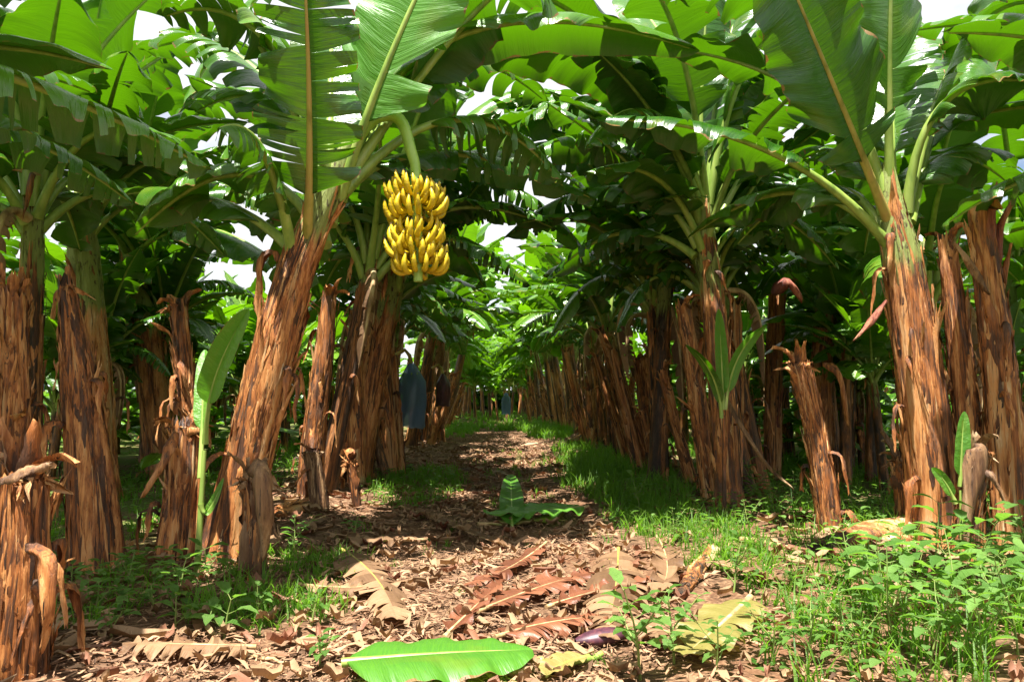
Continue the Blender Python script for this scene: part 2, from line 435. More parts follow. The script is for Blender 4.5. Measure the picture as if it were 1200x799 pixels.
# ------------------------------------------------------------------ pseudostem
def stem_shape(mb, pts, rads, rnd, nseg=30, nrow=40, mi=0, ragged=0.0, lobes=4, rough=1.0, flare=True):
    """layered sheath trunk through pts (Vectors) with radii; overlapping sheaths give the saw-tooth section"""
    n = len(pts) - 1
    ph = rnd.uniform(0, 6); tw = rnd.uniform(-0.6, 0.6); sd = rnd.uniform(0, 100)
    rows = []; uvs = []
    def pos(u):
        x = u * n
        i = min(int(x), n - 1); f = x - i
        p0 = pts[max(i - 1, 0)]; p1 = pts[i]; p2 = pts[i + 1]; p3 = pts[min(i + 2, n)]
        p = 0.5 * ((2 * p1) + (p2 - p0) * f + (2 * p0 - 5 * p1 + 4 * p2 - p3) * f * f + (3 * p1 - p0 - 3 * p2 + p3) * f ** 3)
        return p, rads[i] * (1 - f) + rads[i + 1] * f
    def ring(u, k=1.0, dz=0.0):
        p, r = pos(u)
        T = (pos(min(1, u + 0.02))[0] - pos(max(0, u - 0.02))[0]).normalized()
        A = T.cross(Vector((0, 1, 0.01))).normalized(); B = A.cross(T)
        row = []; uvr = []
        for j in range(nseg):
            th = j / nseg * 2 * PI
            s1 = ((th / (2 * PI) * lobes + ph + tw * u * 2 + 0.3 * math.sin(u * 7 + ph)) % 1.0)
            s2 = ((th / (2 * PI) * (lobes + 2) - ph * 1.7 - tw * u * 3) % 1.0)
            nz = noise.noise(Vector((math.cos(th) * 2.2, math.sin(th) * 2.2, u * 4 + sd)))
            nz2 = noise.noise(Vector((math.cos(th) * 7, math.sin(th) * 7, u * 9 + sd)))
            rr = r * k * (0.9 + rough * (0.13 * s1 + 0.06 * s2 + 0.10 * nz + 0.05 * nz2))
            if flare and u < 0.08:
                rr *= 1 + (0.08 - u) * 3
            h = dz * (noise.noise(Vector((math.cos(th) * 3, math.sin(th) * 3, sd))) + 0.6 * noise.noise(Vector((math.cos(th) * 9, math.sin(th) * 9, sd)))) if dz else 0
            row.append(p + (A * math.cos(th) + B * math.sin(th)) * rr + T * h)
            sid = math.floor(th / (2 * PI) * lobes + ph + tw * u * 2 + 0.3 * math.sin(u * 7 + ph)) * 3 + math.floor((th / (2 * PI) * (lobes + 2) - ph * 1.7 - tw * u * 3)) % 3
            uvr.append(((math.sin((sid % 97) * 12.9898 + sd) * 43758.5453) % 1.0, s1))
        return row, uvr
    for i in range(nrow + 1):
        u = i / nrow
        w = 1.0 if not ragged else max(0, (u - 0.8) / 0.2)
        a, b = ring(u, 1.0, ragged * (w if ragged else 0))
        rows.append(a); uvs.append(b)
    mb.grid(rows, uvs, mi, close=True)
    top = rows[-1]
    c = sum(top, Vector()) / nseg
    if ragged:
        r1 = [c + (p - c) * 0.72 + Vector((0, 0, -ragged * 0.5)) for p in top]
        r2 = [c + (p - c) * 0.35 + Vector((0, 0, -ragged * 0.2 + ragged * 0.8 * rnd.random())) for p in top]
        mb.grid([top, r1, r2], None, mi, close=True)
        mb.poly(r2, mi)
    else:
        mb.poly(list(top), mi)
    return pos

def fibres(mb, pos, rnd, count, H, hi=0.8, mi=0):
    for _ in range(count):
        u0 = rnd.uniform(-0.02, hi); th = rnd.uniform(0, 2 * PI); L = rnd.uniform(0.15, 0.9); dth = rnd.uniform(-0.25, 0.25)
        W = rnd.uniform(0.006, 0.035); cl = []; nn = []
        lf = rnd.uniform(0, 0.05) if rnd.random() < 0.3 else 0.0
        for i in range(8):
            f = i / 7
            q, r = pos(max(0, min(1, u0 + f * L / H)))
            o2 = Vector((math.cos(th + dth * f), math.sin(th + dth * f), 0))
            cl.append(q + o2 * (r * 0.985 + 0.006 * math.sin(f * 3) + lf * f ** 3)); nn.append(o2)
        flap(mb, cl, W, rnd, nn, mi, curl=0.3, ragged=1.5, nv=2)
def flap(mb, cl, wid, rnd, normals, mi=0, curl=0.5, nv=5, ragged=0.25):
    """a channelled strip of dry sheath along the centre line cl"""
    n = len(cl)
    rows = []; uvs = []
    ends = [rnd.uniform(-1, 1) for _ in range(nv + 1)]
    for i, p in enumerate(cl):
        t = (cl[min(i + 1, n - 1)] - cl[max(i - 1, 0)]).normalized()
        N = (normals[i] - t * normals[i].dot(t))
        if N.length < 1e-3:
            N = Vector((0, 0, 1)) - t * t.z
        N.normalize()
        S = t.cross(N)
        u = i / (n - 1)
        w = wid * (1 - 0.8 * max(0, (u - 0.35) / 0.65) ** 1.3) * (0.55 + 0.45 * min(1, u / 0.25)) * (1 + 0.18 * math.sin(u * 9 + ends[0] * 5) + 0.1 * math.sin(u * 23 + ends[1] * 9))
        row = []; uvr = []
        for j in range(nv + 1):
            v = j / nv * 2 - 1
            off = S * (w * 0.5 * v) - N * (curl * wid * 0.5 * v * v) + N * 0.006 * math.sin(u * 14 + v * 4 + ends[1] * 6)
            e = t * (ends[j] * ragged * wid) * max(0, (u - 0.7) / 0.3)
            row.append(p + off + e); uvr.append((u, v))
        rows.append(row); uvs.append(uvr)
    mb.grid(rows, uvs, mi)

def stem_flaps(pos, rnd, count, mb, mi=0, hi=0.95, lo=0.0, hug=0.72, wid=(0.03, 0.10), length=(0.25, 0.9), H=2.3, root=None, mat=None):
    for _ in range(count):
        if root is not None:
            mb = MB()
        u0 = rnd.uniform(lo, hi)
        th = rnd.uniform(0, 2 * PI)
        p0, r = pos(u0)
        L = rnd.uniform(*length)
        W = rnd.uniform(*wid)
        out = Vector((math.cos(th), math.sin(th), 0))
        ns = 11
        cl = []; nn = []
        if rnd.random() < hug:            # a sheath lying against the stem, its top edge lifting
            L *= 1.3
            dth = rnd.uniform(-0.5, 0.5)
            if rnd.random() < 0.4: L = min(L, 0.5)
            lf = rnd.uniform(0.0, 0.09) if rnd.random() < 0.5 else rnd.uniform(0, 0.03)
            for i in range(ns):
                f = i / (ns - 1)
                u = u0 + f * L / H
                q, r = pos(min(u, 1.0))
                o2 = Vector((math.cos(th + dth * f), math.sin(th + dth * f), 0))
                lift = 0.004 + lf * max(0, f - 0.5) ** 2 * 4
                cl.append(q + o2 * (r * 0.99 + lift) + Vector((0, 0, -lift * 0.6))); nn.append(o2)
            flap(mb, cl, W * 1.6, rnd, nn, mi, curl=0.42, ragged=0.9, nv=7)
        else:                              # peeled back and hanging down
            q = p0 + out * (r + 0.002)
            ang = rnd.uniform(10, 75); seg = L * 0.8 / ns
            sw = rnd.uniform(-0.012, 0.012)
            for i in range(ns):
                cl.append(q.copy())
                a = R(ang - (ang + rnd.uniform(80, 92)) * min(1, i / 3.5))
                d = out * math.cos(a) + Vector((0, 0, 1)) * math.sin(a)
                nn.append((out * -math.sin(a) + Vector((0, 0, 1)) * math.cos(a)))
                q = q + d * seg + out.cross(Vector((0, 0, 1))) * (sw + rnd.uniform(-0.006, 0.006))
            flap(mb, cl, W * 0.7, rnd, nn, mi, curl=rnd.uniform(0.4, 1.3), ragged=0.9)
        if root is not None:
            child('dry_sheath', mb.mesh('dry_sheath', [mat]), root)

# ------------------------------------------------------------------ plant templates
def auto_leaves(rnd, H, n, Lr=(2.2, 2.9), az0=None, crown=None, azr=None):
    az = az0 if az0 is not None else rnd.uniform(0, 2 * PI)
    out = []
    for k in range(n):
        f = k / max(1, n - 1)              # 0 youngest, 1 oldest
        az += 2.399 + rnd.uniform(-0.3, 0.3)
        if azr: az = R(azr[0] + (azr[1] - azr[0]) * ((k * 0.618 + 0.2) % 1.0))
        e0 = R(86 - 30 * f + rnd.uniform(-6, 6))
        bend = R(34 + 66 * f + rnd.uniform(-12, 22))
        L = rnd.uniform(*Lr) * (0.85 + 0.15 * math.sin(PI * min(1, f + 0.25)))
        h = Vector((math.cos(az), math.sin(az), 0))
        base = (crown or Vector((0, 0, H))) + Vector((0, 0, -0.35 * f)) + h * 0.05
        d0 = h * math.cos(e0) + Vector((0, 0, math.sin(e0)))
        e1 = e0 - bend
        d1 = h * math.cos(e1) + Vector((0, 0, math.sin(e1)))
        P = [base, base + d0 * L * 0.5, base + d0 * L * 0.5 + d1 * L * 0.6]
        out.append((P, f))
    return out

def crown_leaf(parent, P, rnd, f=0.5, **kw):
    b = MB(); r = MB()
    opt = dict(width=rnd.uniform(0.34, 0.43), petiole=0.2, tears=rnd.choice((2, 5, 10, 16, 24)), droop=rnd.uniform(35, 95) * (0.5 + 0.6 * f), grav=0.25 + 0.7 * f, wave=rnd.uniform(8, 20))
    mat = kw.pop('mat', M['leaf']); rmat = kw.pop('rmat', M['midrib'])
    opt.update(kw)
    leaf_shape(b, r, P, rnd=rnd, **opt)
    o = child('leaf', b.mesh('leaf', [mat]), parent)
    child('midrib', r.mesh('midrib', [rmat]), o)
    return o

def plant_template(seed, H, nleaf=13, name='banana_plant'):
    rnd = random.Random(seed)
    root = link(name, None)
    lean = Vector((rnd.uniform(-0.25, 0.25), rnd.uniform(-0.2, 0.2), 0))
    pts = [Vector((0, 0, -0.05)), lean * 0.3 + Vector((0, 0, H * 0.33)), lean * 0.65 + Vector((0, 0, H * 0.66)), lean + Vector((0, 0, H)), lean * 1.1 + Vector((0, 0, H + 0.35))]
    mb = MB()
    pos = stem_shape(mb, pts, [0.115, 0.095, 0.082, 0.07, 0.04], rnd, 24, 34)
    fibres(mb, pos, rnd, 60, H, 0.7)
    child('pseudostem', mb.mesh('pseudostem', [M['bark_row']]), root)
    mb = MB()
    stem_flaps(pos, rnd, 26, mb, H=H + 0.35, hi=0.8)
    child('dry_sheath', mb.mesh('dry_sheath', [M['sheath']]), root)
    for P, f in auto_leaves(rnd, H, nleaf, crown=lean + Vector((0, 0, H))):
        crown_leaf(root, P, rnd, f, nl=40, nv=5)
    # one or two dead leaves hanging down the stem
    for k in range(rnd.choice((1, 2, 3))):
        az = rnd.uniform(0, 2 * PI)
        h = Vector((math.cos(az), math.sin(az), 0))
        b0 = lean * 0.9 + Vector((0, 0, H - 0.25)) + h * 0.08
        P = [b0, b0 + h * 0.55 + Vector((0, 0, 0.15)), b0 + h * 0.32 + Vector((0, 0, -rnd.uniform(0.9, 1.4)))]
        b = MB(); r = MB()
        leaf_shape(b, r, P, 0.13, rnd, tears=16, fold=-30, droop=70, grav=1.0, nl=24, nv=4)
        o = child('dead_leaf', b.mesh('dead_leaf', [M['leaf_dry']]), root)
        child('midrib', r.mesh('midrib', [M['midrib_dry']]), o)
    return root

def far_template(seed, H, nleaf=14):
    """whole plant in one mesh, for plants too small in the picture to show parts"""
    rnd = random.Random(seed)
    mb = MB()
    lean = Vector((rnd.uniform(-0.25, 0.25), rnd.uniform(-0.2, 0.2), 0))
    pts = [Vector((0, 0, -0.05)), lean * 0.5 + Vector((0, 0, H * 0.5)), lean + Vector((0, 0, H)), lean * 1.1 + Vector((0, 0, H + 0.3))]
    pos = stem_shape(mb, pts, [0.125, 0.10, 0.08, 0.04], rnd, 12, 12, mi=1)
    stem_flaps(pos, rnd, 6, mb, mi=2, H=H + 0.3, hi=0.8)
    for P, f in auto_leaves(rnd, H, nleaf, crown=lean + Vector((0, 0, H))):
        leaf_shape(mb, mb, P, rnd.uniform(0.36, 0.45), rnd, tears=rnd.choice((2, 6, 12)), droop=rnd.uniform(40, 100) * (0.5 + 0.6 * f), grav=0.25 + 0.7 * f, nl=16, nv=3, mi=0, rmi=3, ribn=5)
    return mb.mesh('banana_plant', [M['leaf_far'], M['bark_row'], M['sheath'], M['midrib']])

def stump_parts(root, pts, rads, rnd, ragged=0.08, flaps=10, mat=None, nseg=30, nrow=34, topflaps=3, H=None, smat=None, own=False):
    mb = MB()
    pos = stem_shape(mb, pts, rads, rnd, nseg, nrow, ragged=ragged)
    fibres(mb, pos, rnd, 150 if own else 50, (pts[-1] - pts[0]).length, 0.7)
    child('trunk', mb.mesh('trunk', [mat or M['bark_dry']]), root)
    H = H or (pts[-1] - pts[0]).length
    mb = MB()
    stem_flaps(pos, rnd, int(flaps * (2.2 if own else 1.6)), mb, H=H, hi=0.85, length=(0.15, 0.7), root=root if own else None, mat=smat or M['sheath'])
    for k in range(topflaps):              # splayed strips at the cut top
        p0, r = pos(0.96)
        th = rnd.uniform(0, 2 * PI)
        out = Vector((math.cos(th), math.sin(th), 0))
        q = p0 + out * r * 0.8; cl = []; nn = []
        L = rnd.uniform(0.12, 0.32); a = rnd.uniform(75, 90); da = rnd.uniform(-10, 140)
        for i in range(8):
            cl.append(q.copy())
            ang = R(a - da * i / 7)
            q = q + (out * math.cos(ang) + Vector((0, 0, 1)) * math.sin(ang)) * L / 8
            nn.append(out * math.sin(ang) * 1.0 - Vector((0, 0, 1)) * math.cos(ang))
        if own: mb = MB()
        flap(mb, cl, rnd.uniform(0.05, 0.11), rnd, nn, 0, curl=0.6)
        if own: child('dry_sheath', mb.mesh('dry_sheath', [smat or M['sheath']]), root)
    if not own: child('dry_sheath', mb.mesh('dry_sheath', [smat or M['sheath']]), root)
    return pos
def stump_template(seed, H, r0):
    rnd = random.Random(seed)
    root = link('banana_stump', None)
    ln = Vector((rnd.uniform(-0.2, 0.2), rnd.uniform(-0.2, 0.2), 0)) * H * 0.5
    pts = [Vector((0, 0, -0.05)), ln * 0.4 + Vector((0, 0, H * 0.45)), ln + Vector((0, 0, H))]
    stump_parts(root, pts, [r0, r0 * 0.8, r0 * 0.62], rnd, nseg=20, nrow=22, flaps=9)
    return root

ORD = ['first', 'second', 'third', 'fourth', 'fifth', 'sixth', 'seventh', 'eighth', 'ninth', 'tenth', 'eleventh', 'twelfth', 'thirteenth', 'fourteenth', 'fifteenth', 'sixteenth', 'seventeenth', 'eighteenth', 'nineteenth', 'twentieth', 'twenty-first', 'twenty-second', 'twenty-third', 'twenty-fourth', 'twenty-fifth', 'twenty-sixth', 'twenty-seventh', 'twenty-eighth', 'twenty-ninth', 'thirtieth', 'thirty-first', 'thirty-second', 'thirty-third', 'thirty-fourth', 'thirty-fifth', 'thirty-sixth', 'thirty-seventh', 'thirty-eighth', 'thirty-ninth', 'fortieth', 'forty-first', 'forty-second', 'forty-third', 'forty-fourth', 'forty-fifth', 'forty-sixth', 'forty-seventh', 'forty-eighth']

plants = [plant_template(11 + i, h) for i, h in enumerate((2.5, 2.75, 2.35, 2.6, 2.9, 2.45))]
fars = [far_template(51 + i, h) for i, h in enumerate((2.5, 2.8, 2.6, 2.35, 2.9))]
stumps = [stump_template(71 + i, h, r) for i, (h, r) in enumerate(((1.9, 0.105), (1.5, 0.11), (2.1, 0.10), (1.15, 0.105), (1.7, 0.09)))]
used = set()
def put(protos, i, x, y, rz, s, tilt=(0, 0)):
    p = protos[i % len(protos)]
    o = p if p.name not in used else copy_tree(p)
    used.add(p.name)
    o.location = (x, y, gz(x, y) - 0.02)
    o.rotation_euler = (tilt[0], tilt[1], rz)
    o.scale = (s, s, s)
    return o

#ROWS
rows = [
    # x, start y, end y, spacing, words
    (-1.95, 8.2, 60, 1.7, 'the left path-side row', 'left path-side row'),
    (2.55, 8.0, 60, 1.7, 'the right path-side row', 'right path-side row'),
    (-7.4, 6.5, 46, 2.2, 'the second row left of the path', 'second row left'),
    (7.8, 6.5, 46, 2.2, 'the second row right of the path', 'second row right'),
    (-12.6, 12, 44, 2.8, 'the third row left of the path', 'third row left'),
    (13.2, 12, 44, 2.8, 'the third row right of the path', 'third row right'),
    (-19.4, 17, 44, 3.0, 'the fourth row left of the path', 'fourth row left'),
    (20.0, 17, 44, 3.0, 'the fourth row right of the path', 'fourth row right'),
    (-25, 24, 46, 3.2, 'the fifth row left of the path', 'fifth row left'),
    (25.6, 24, 46, 3.2, 'the fifth row right of the path', 'fifth row right'),
]
rr = random.Random(5)
for ri, (x0, ya, yb, sp, words, short) in enumerate(rows):
    y = ya; k = 0; ks = 0
    inner = ri < 2
    while y < yb:
        x = x0 + rr.uniform(-0.35, 0.35)
        yy = y + rr.uniform(-0.3, 0.3)
        s = rr.uniform(0.97, 1.2) if inner else rr.uniform(0.78, 1.08)
        tilt = R(rr.uniform(2, 9)) * (1 if x0 < 0 else -1) if inner else R(rr.uniform(-6, 6))
        ordn = ORD[min(k, len(ORD) - 1)]
        if y < 21:
            o = put(plants, rr.randrange(6), x, yy, 0, s)
        else:
            if inner: s *= 1.15
            o = link('banana_plant', fars[rr.randrange(5)], None, (x, yy, gz(x, yy) - 0.02))
            o.scale = (s, s, s)
        o.rotation_euler = (R(rr.uniform(-5, 5)), tilt, 0)
        o.rotation_euler = (Matrix.Rotation(tilt, 3, 'Y') @ Matrix.Rotation(rr.uniform(0, 2 * PI), 3, 'Z')).to_euler()
        tag(o, 'banana plant, %s from the front in %s' % (ordn, words), 'banana plant', 'banana plants in ' + words)
        k += 1
        ns = (3 if rr.random() < 0.5 else 2) if inner else (1 if rr.random() < 0.65 else 0)
        if y > 34 or (not inner and y > 24):
            ns = 0
        for q in range(ns):
            sx = x + rr.uniform(-0.45, 0.45); sy = yy + rr.uniform(0.35, 1.3)
            o = put(stumps, rr.randrange(5), sx, sy, 0, rr.uniform(0.75, 1.15))
            tl = R(rr.uniform(-6, 20)) * (1 if x0 < 0 else -1)
            o.rotation_euler = (Matrix.Rotation(tl, 3, 'Y') @ Matrix.Rotation(rr.uniform(0, 2 * PI), 3, 'Z')).to_euler()
            tag(o, 'dry brown stump, %s from the front in %s' % (ORD[min(ks, len(ORD) - 1)], words), 'banana stump', 'cut stumps in ' + words)
            ks += 1
        y += sp * rr.uniform(0.85, 1.15)
yk = 0
for k in range(100):
    while True:
        x = rr.uniform(-17, 17) if k % 2 else rr.choice((-1, 1)) * rr.uniform(4.3, 6.2); y = rr.uniform(8.0, 22)
        if abs(x) > 4.0 and abs(x) < 0.85 * y: break
    s = rr.uniform(0.45, 0.8)
    if y < 18 and yk < 40:
        o = put(plants, rr.randrange(6), x, y, 0, s)
    else:
        o = link('banana_plant', fars[rr.randrange(5)], None, (x, y, gz(x, y) - 0.02)); o.scale = (s, s, s)
    o.rotation_euler = (0, 0, rr.uniform(0, 6.28)); yk += 1
    tag(o, 'low young banana plant filling the shade between rows on the %s side' % ('left' if x < 0 else 'right'), 'banana plant', 'young banana plants between the %s rows' % ('left' if x < 0 else 'right'))
for k in range(12):
    x = -2.0 + 0.4 * k; y = 37 + (k * 5 % 7) * 1.3
    o = link('banana_plant', fars[rr.randrange(5)], None, (x, y, gz(x, y) - 0.02))
    s = rr.uniform(0.5, 0.95); o.scale = (s, s, s); o.rotation_euler = (0, 0, rr.uniform(0, 6.28))
    tag(o, 'low leafy banana plant standing in the path at its distant end', 'banana plant', 'low plants where the path ends')
# plants closing the far end of the path
for k in range(13):
    x = -3.6 + k * 0.6; y = 50 + (k * 7 % 5) * 2.4
    o = link('banana_plant', fars[k % 5], None, (x, y, gz(x, y)))
    s = rr.uniform(0.9, 1.25)
    o.scale = (s, s, s); o.rotation_euler = (0, 0, rr.uniform(0, 6))
    tag(o, 'banana plant closing the far end of the path, %s from the left' % ORD[k], 'banana plant', 'banana plants closing the far end of the path')

#HEROES
def PV(lst, base, Y):
    return [at(px, py, y if y else Y) - base for px, py, y in [(a[0], a[1], a[2] if len(a) > 2 else None) for a in lst]]
def hero_root(name, px, py, label, cat, group=None, Y=None):
    if Y is None:
        b = gpt(px, py)
    else:
        b = at(px, py, Y); b.z = gz(b.x, b.y)
    o = link(name, None, None, b)
    tag(o, label, cat, group)
    return o, b
def px2m(w, Y):
    return w / FPX * Y / 1.0
def hero_plant(px, py, stem, widths, label, leaves, seed, group='large banana plants beside the path in front', autos=0, Y=None, name='banana_plant', flaps=30, az0=None, azr=None):
    rnd = random.Random(seed)
    root, b = hero_root(name, px, py, label, 'banana plant', group, Y)
    Y = b.y
    pts = PV(stem, b, Y)
    pts[0].z = -0.06
    rads = [px2m(w, Y) * 0.45 for w in widths]
    mb = MB()
    pos = stem_shape(mb, pts, rads, rnd, 44, 70)
    fibres(mb, pos, rnd, 170, (pts[-1] - pts[0]).length, 0.6)
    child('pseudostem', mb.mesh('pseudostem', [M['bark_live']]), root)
    stem_flaps(pos, rnd, flaps, None, H=(pts[-1] - pts[0]).length, hi=0.66, root=root, mat=M['sheath'])
    for k, lf in enumerate(leaves):
        P = PV(lf[0], b, Y)
        crown_leaf(root, P, rnd, 0.4, **dict(dict(nl=64, nv=8), **lf[1]))
    if autos:
        cr = pts[-2]
        for P, f in auto_leaves(rnd, 0, autos, crown=cr, az0=az0, azr=azr):
            crown_leaf(root, P, rnd, f, nl=44, nv=6)
    return root, b, pos
def hero_stump(px, py, stem, widths, label, seed, Y=None, ragged=0.07, flaps=12, top=3, mat=None, group='cut banana stumps in front', smat=None):
    rnd = random.Random(seed)
    root, b = hero_root('banana_stump', px, py, label, 'banana stump', group, Y)
    pts = PV(stem, b, b.y)
    pts[0].z = min(pts[0].z, -0.06)
    rads = [px2m(w, b.y) * 0.43 for w in widths]
    pos = stump_parts(root, pts, rads, rnd, ragged, flaps, mat, 44, 60, top, smat=smat, own=True)
    return root, b, pos

# --- the bunch-bearing plant
bunch_root, bb, bpos = hero_plant(262, 668, [(262, 668), (290, 540), (318, 420), (350, 310), (385, 225), (412, 165)], [64, 56, 52, 46, 36, 18],
    'thick leaning banana plant carrying the ripe yellow bunch', [
    ([(358, 300), (370, 170, 4.4), (352, -120, 3.9)], dict(width=0.36, petiole=0.25, tears=30, fold=25, droop=60, grav=0.35, rmat=M['midrib_old'], side=Vector((1, 0.15, 0)))),
    ([(398, 235), (440, 80, 4.6), (560, -150, 4.4)], dict(width=0.42, petiole=0.28, tears=1, fold=10, droop=20, grav=0.1, side=Vector((1, -0.3, 0.5)), mat=M['leaf_bright'])),
    ([(345, 310), (315, 120, 4.3), (255, 150, 3.9)], dict(width=0.26, tears=14, fold=-35, droop=60, grav=1.2)),
    ([(400, 215), (470, -60, 5.0), (820, 60, 5.6)], dict(width=0.40, tears=2, fold=10, droop=60, grav=0.5)),
    ([(392, 240), (470, 120, 5.6), (700, 235, 6.4)], dict(width=0.34, tears=9, fold=5, droop=80, grav=0.9)),
    ([(372, 240), (400, 90, 5.5), (420, 40, 7.2)], dict(width=0.36, tears=5)),
    ([(350, 300), (260, 200, 5.2), (130, 230, 6.0)], dict(width=0.34, tears=8, droop=90, grav=0.9)),
    ([(398, 235), (470, -40, 5.4), (700, 60, 6.4)], dict(width=0.42, tears=3, droop=60)),
    ([(402, 225), (540, 60, 5.2), (660, 215, 5.6)], dict(width=0.36, petiole=0.35, tears=22, fold=5, droop=90, grav=1.0)),
    ([(390, 225), (330, -40, 4.4), (190, 20, 4.6)], dict(width=0.40, tears=10, droop=70)),
    ([(396, 225), (600, -80, 5.2), (640, -10, 4.6)], dict(width=0.42, tears=6, droop=60)),
    ([(385, 230), (440, -30, 6.4), (560, 60, 7.4)], dict(width=0.42, tears=16, droop=80)),
    ([(392, 235), (300, 0, 5.4), (170, 60, 6.2)], dict(width=0.42, tears=16, droop=80)),
    ([(398, 225), (500, -10, 6.2), (640, 120, 7.4)], dict(width=0.42, tears=20, droop=85, grav=0.9)),
    ], 101, autos=6, azr=(75, 215), flaps=60)

# --- stalk and bunch (a part of that plant) with every banana a sub-part
Yb = bb.y
mb = MB()
sp = PV([(415, 165), (440, 138), (468, 140), (482, 178), (488, 212), (490, 330)], bb, Yb - 0.02)
fine = []
for i in range(len(sp) - 1):
    for q in range(5):
        f = q / 5
        p0 = sp[max(i - 1, 0)]; p1 = sp[i]; p2 = sp[i + 1]; p3 = sp[min(i + 2, len(sp) - 1)]
        fine.append(0.5 * ((2 * p1) + (p2 - p0) * f + (2 * p0 - 5 * p1 + 4 * p2 - p3) * f * f + (3 * p1 - p0 - 3 * p2 + p3) * f ** 3))
fine.append(sp[-1])
mb.tube(fine, [0.048 - 0.018 * i / len(fine) for i in range(len(fine))], 14, 0)
bunch = child('fruit_bunch', mb.mesh('fruit_bunch', [M['stalk']]), bunch_root)
bunch['label'] = 'ripe yellow banana bunch hanging from its curved green stalk'
def banana_mesh(seed):
    rnd = random.Random(seed)
    P = [Vector((0.03, 0, 0.0)), Vector((0.11, 0, -0.06)), Vector((0.185, 0, -0.02)), Vector((0.178 + rnd.uniform(-0.03, 0.02), rnd.uniform(-0.015, 0.015), 0.10))]
    pts = [bez(P, i / 12) for i in range(13)]
    rd = [0.008, 0.010, 0.015, 0.019, 0.022, 0.0235, 0.024, 0.024, 0.0235, 0.0225, 0.020, 0.015, 0.007]
    m = MB()
    m.tube(pts, rd, 6, 0)
    e = pts[-1]; d = (pts[-1] - pts[-2]).normalized()
    m.tube([e - d * 0.003, e + d * 0.010], [0.0075, 0.006], 6, 1)
    me = m.mesh('banana', [M['banana'], M['tip']])
    return me
bms = [banana_mesh(i) for i in range(5)]
rb = random.Random(3)
top = at(488, 236, Yb) - bb
TIERS = [(0.0, 30, 0.86, -0.5), (0.105, 30, 1.0, 0.7), (0.285, 30, 0.90, 0.1), (0.385, 30, 0.92, -0.3), (0.485, 28, 0.84, 0.2)]
back = MB()
for (dz, n, ts, tl) in TIERS:
    tz = top.z + 0.035 - dz
    tx = top.x + (at(492, 300, Yb) - at(488, 236, Yb)).x * dz / 0.6
    for k in range(n):
        outer = k % 2
        a = k / n * 2 * PI + dz * 9 + rb.uniform(-0.09, 0.09)
        sc = (0.86 if outer else 0.78) * rb.uniform(0.92, 1.08)
        rad = (0.045 if outer else 0.012) * ts + (ts - 0.9) * 0.12
        lo_ = Vector((tx + math.cos(a) * rad, top.y + math.sin(a) * rad, tz + (-0.015 if outer else 0.045) + rb.uniform(-0.014, 0.014) + 0.035 * tl * math.cos(a)))
        ro_ = (rb.uniform(-0.22, 0.22), rb.uniform(-0.2, 0.12), a)
        me_ = bms[rb.randrange(5)]
        if math.sin(a) > 0.32:             # fruit on the far side of the bunch: one mass
            mx_ = Matrix.LocRotScale(lo_, __import__('mathutils').Euler(ro_), Vector((sc, sc, sc)))
            b0_ = len(back.v)
            back.v.extend([mx_ @ v.co for v in me_.vertices])
            for pl in me_.polygons:
                back.f.append([b0_ + i_ for i_ in pl.vertices]); back.m.append(pl.material_index); back.uv.append([(0, 0)] * len(pl.vertices))
            continue
        o = child('banana', me_, bunch)
        o.location = lo_; o.rotation_euler = ro_; o.scale = (sc, sc, sc)
o = child('banana_hands', back.mesh('banana_hands', [M['banana'], M['tip']]), bunch)
o['kind'] = 'stuff'
# dried bract scraps where the stalk leaves the crown
mb = MB()
q0 = at(438, 140, Yb) - bb
for k in range(5):
    a = rb.uniform(0, 6)
    d = Vector((math.cos(a) * 0.5, math.sin(a) * 0.5, rb.uniform(0.2, 1))).normalized()
    flap(mb, [q0 + d * 0.02 * i + Vector((0.01 * math.sin(i), 0, 0)) for i in range(5)], 0.03, rb, [Vector((0, -1, 0.2))] * 5)
child('dry_bract', mb.mesh('dry_bract', [M['sheath']]), bunch_root)

# --- other big plants
hero_plant(1100, 640, [(1100, 640), (1088, 520), (1072, 400), (1056, 300), (1045, 240), (1040, 190)], [60, 60, 54, 46, 30, 12],
    'large banana plant with thick orange-brown trunk on the right side', [
    ([(1046, 270), (990, 130, 5.1), (880, -130, 4.4)], dict(width=0.44, petiole=0.27, tears=2, fold=15, droop=30, grav=0.2, rmat=M['midrib_old'], side=Vector((1, 0.2, 0.3)))),
    ([(1044, 230), (1038, 80, 5.3), (1050, -190, 4.9)], dict(width=0.40, petiole=0.3, tears=3, fold=15, droop=30, grav=0.1, side=Vector((1, 0.3, 0)))),
    ([(1062, 250), (1075, 40, 5.2), (1265, 110, 4.9)], dict(width=0.42, petiole=0.3, tears=2, fold=0, droop=55, grav=0.8)),
    ([(1046, 292), (925, 130, 5.2), (690, 140, 5.6)], dict(width=0.36, petiole=0.34, tears=5, fold=10, droop=75, grav=0.9)),
    ([(1042, 280), (980, 150, 6.0), (860, 290, 6.8)], dict(width=0.38, tears=3, droop=80)),
    ([(1066, 260), (1110, 60, 6.0), (1150, 30, 7.6)], dict(width=0.40, tears=3)),
    ([(1040, 260), (1000, 60, 6.2), (960, 40, 7.6)], dict(width=0.40, tears=3)),
    ([(1044, 250), (960, -60, 5.6), (770, -10, 5.4)], dict(width=0.42, tears=8, droop=60)),
    ([(1060, 250), (1130, -60, 5.6), (1260, 20, 5.0)], dict(width=0.42, tears=6, droop=60)),
    ], 102, autos=6, azr=(20, 190), flaps=46)
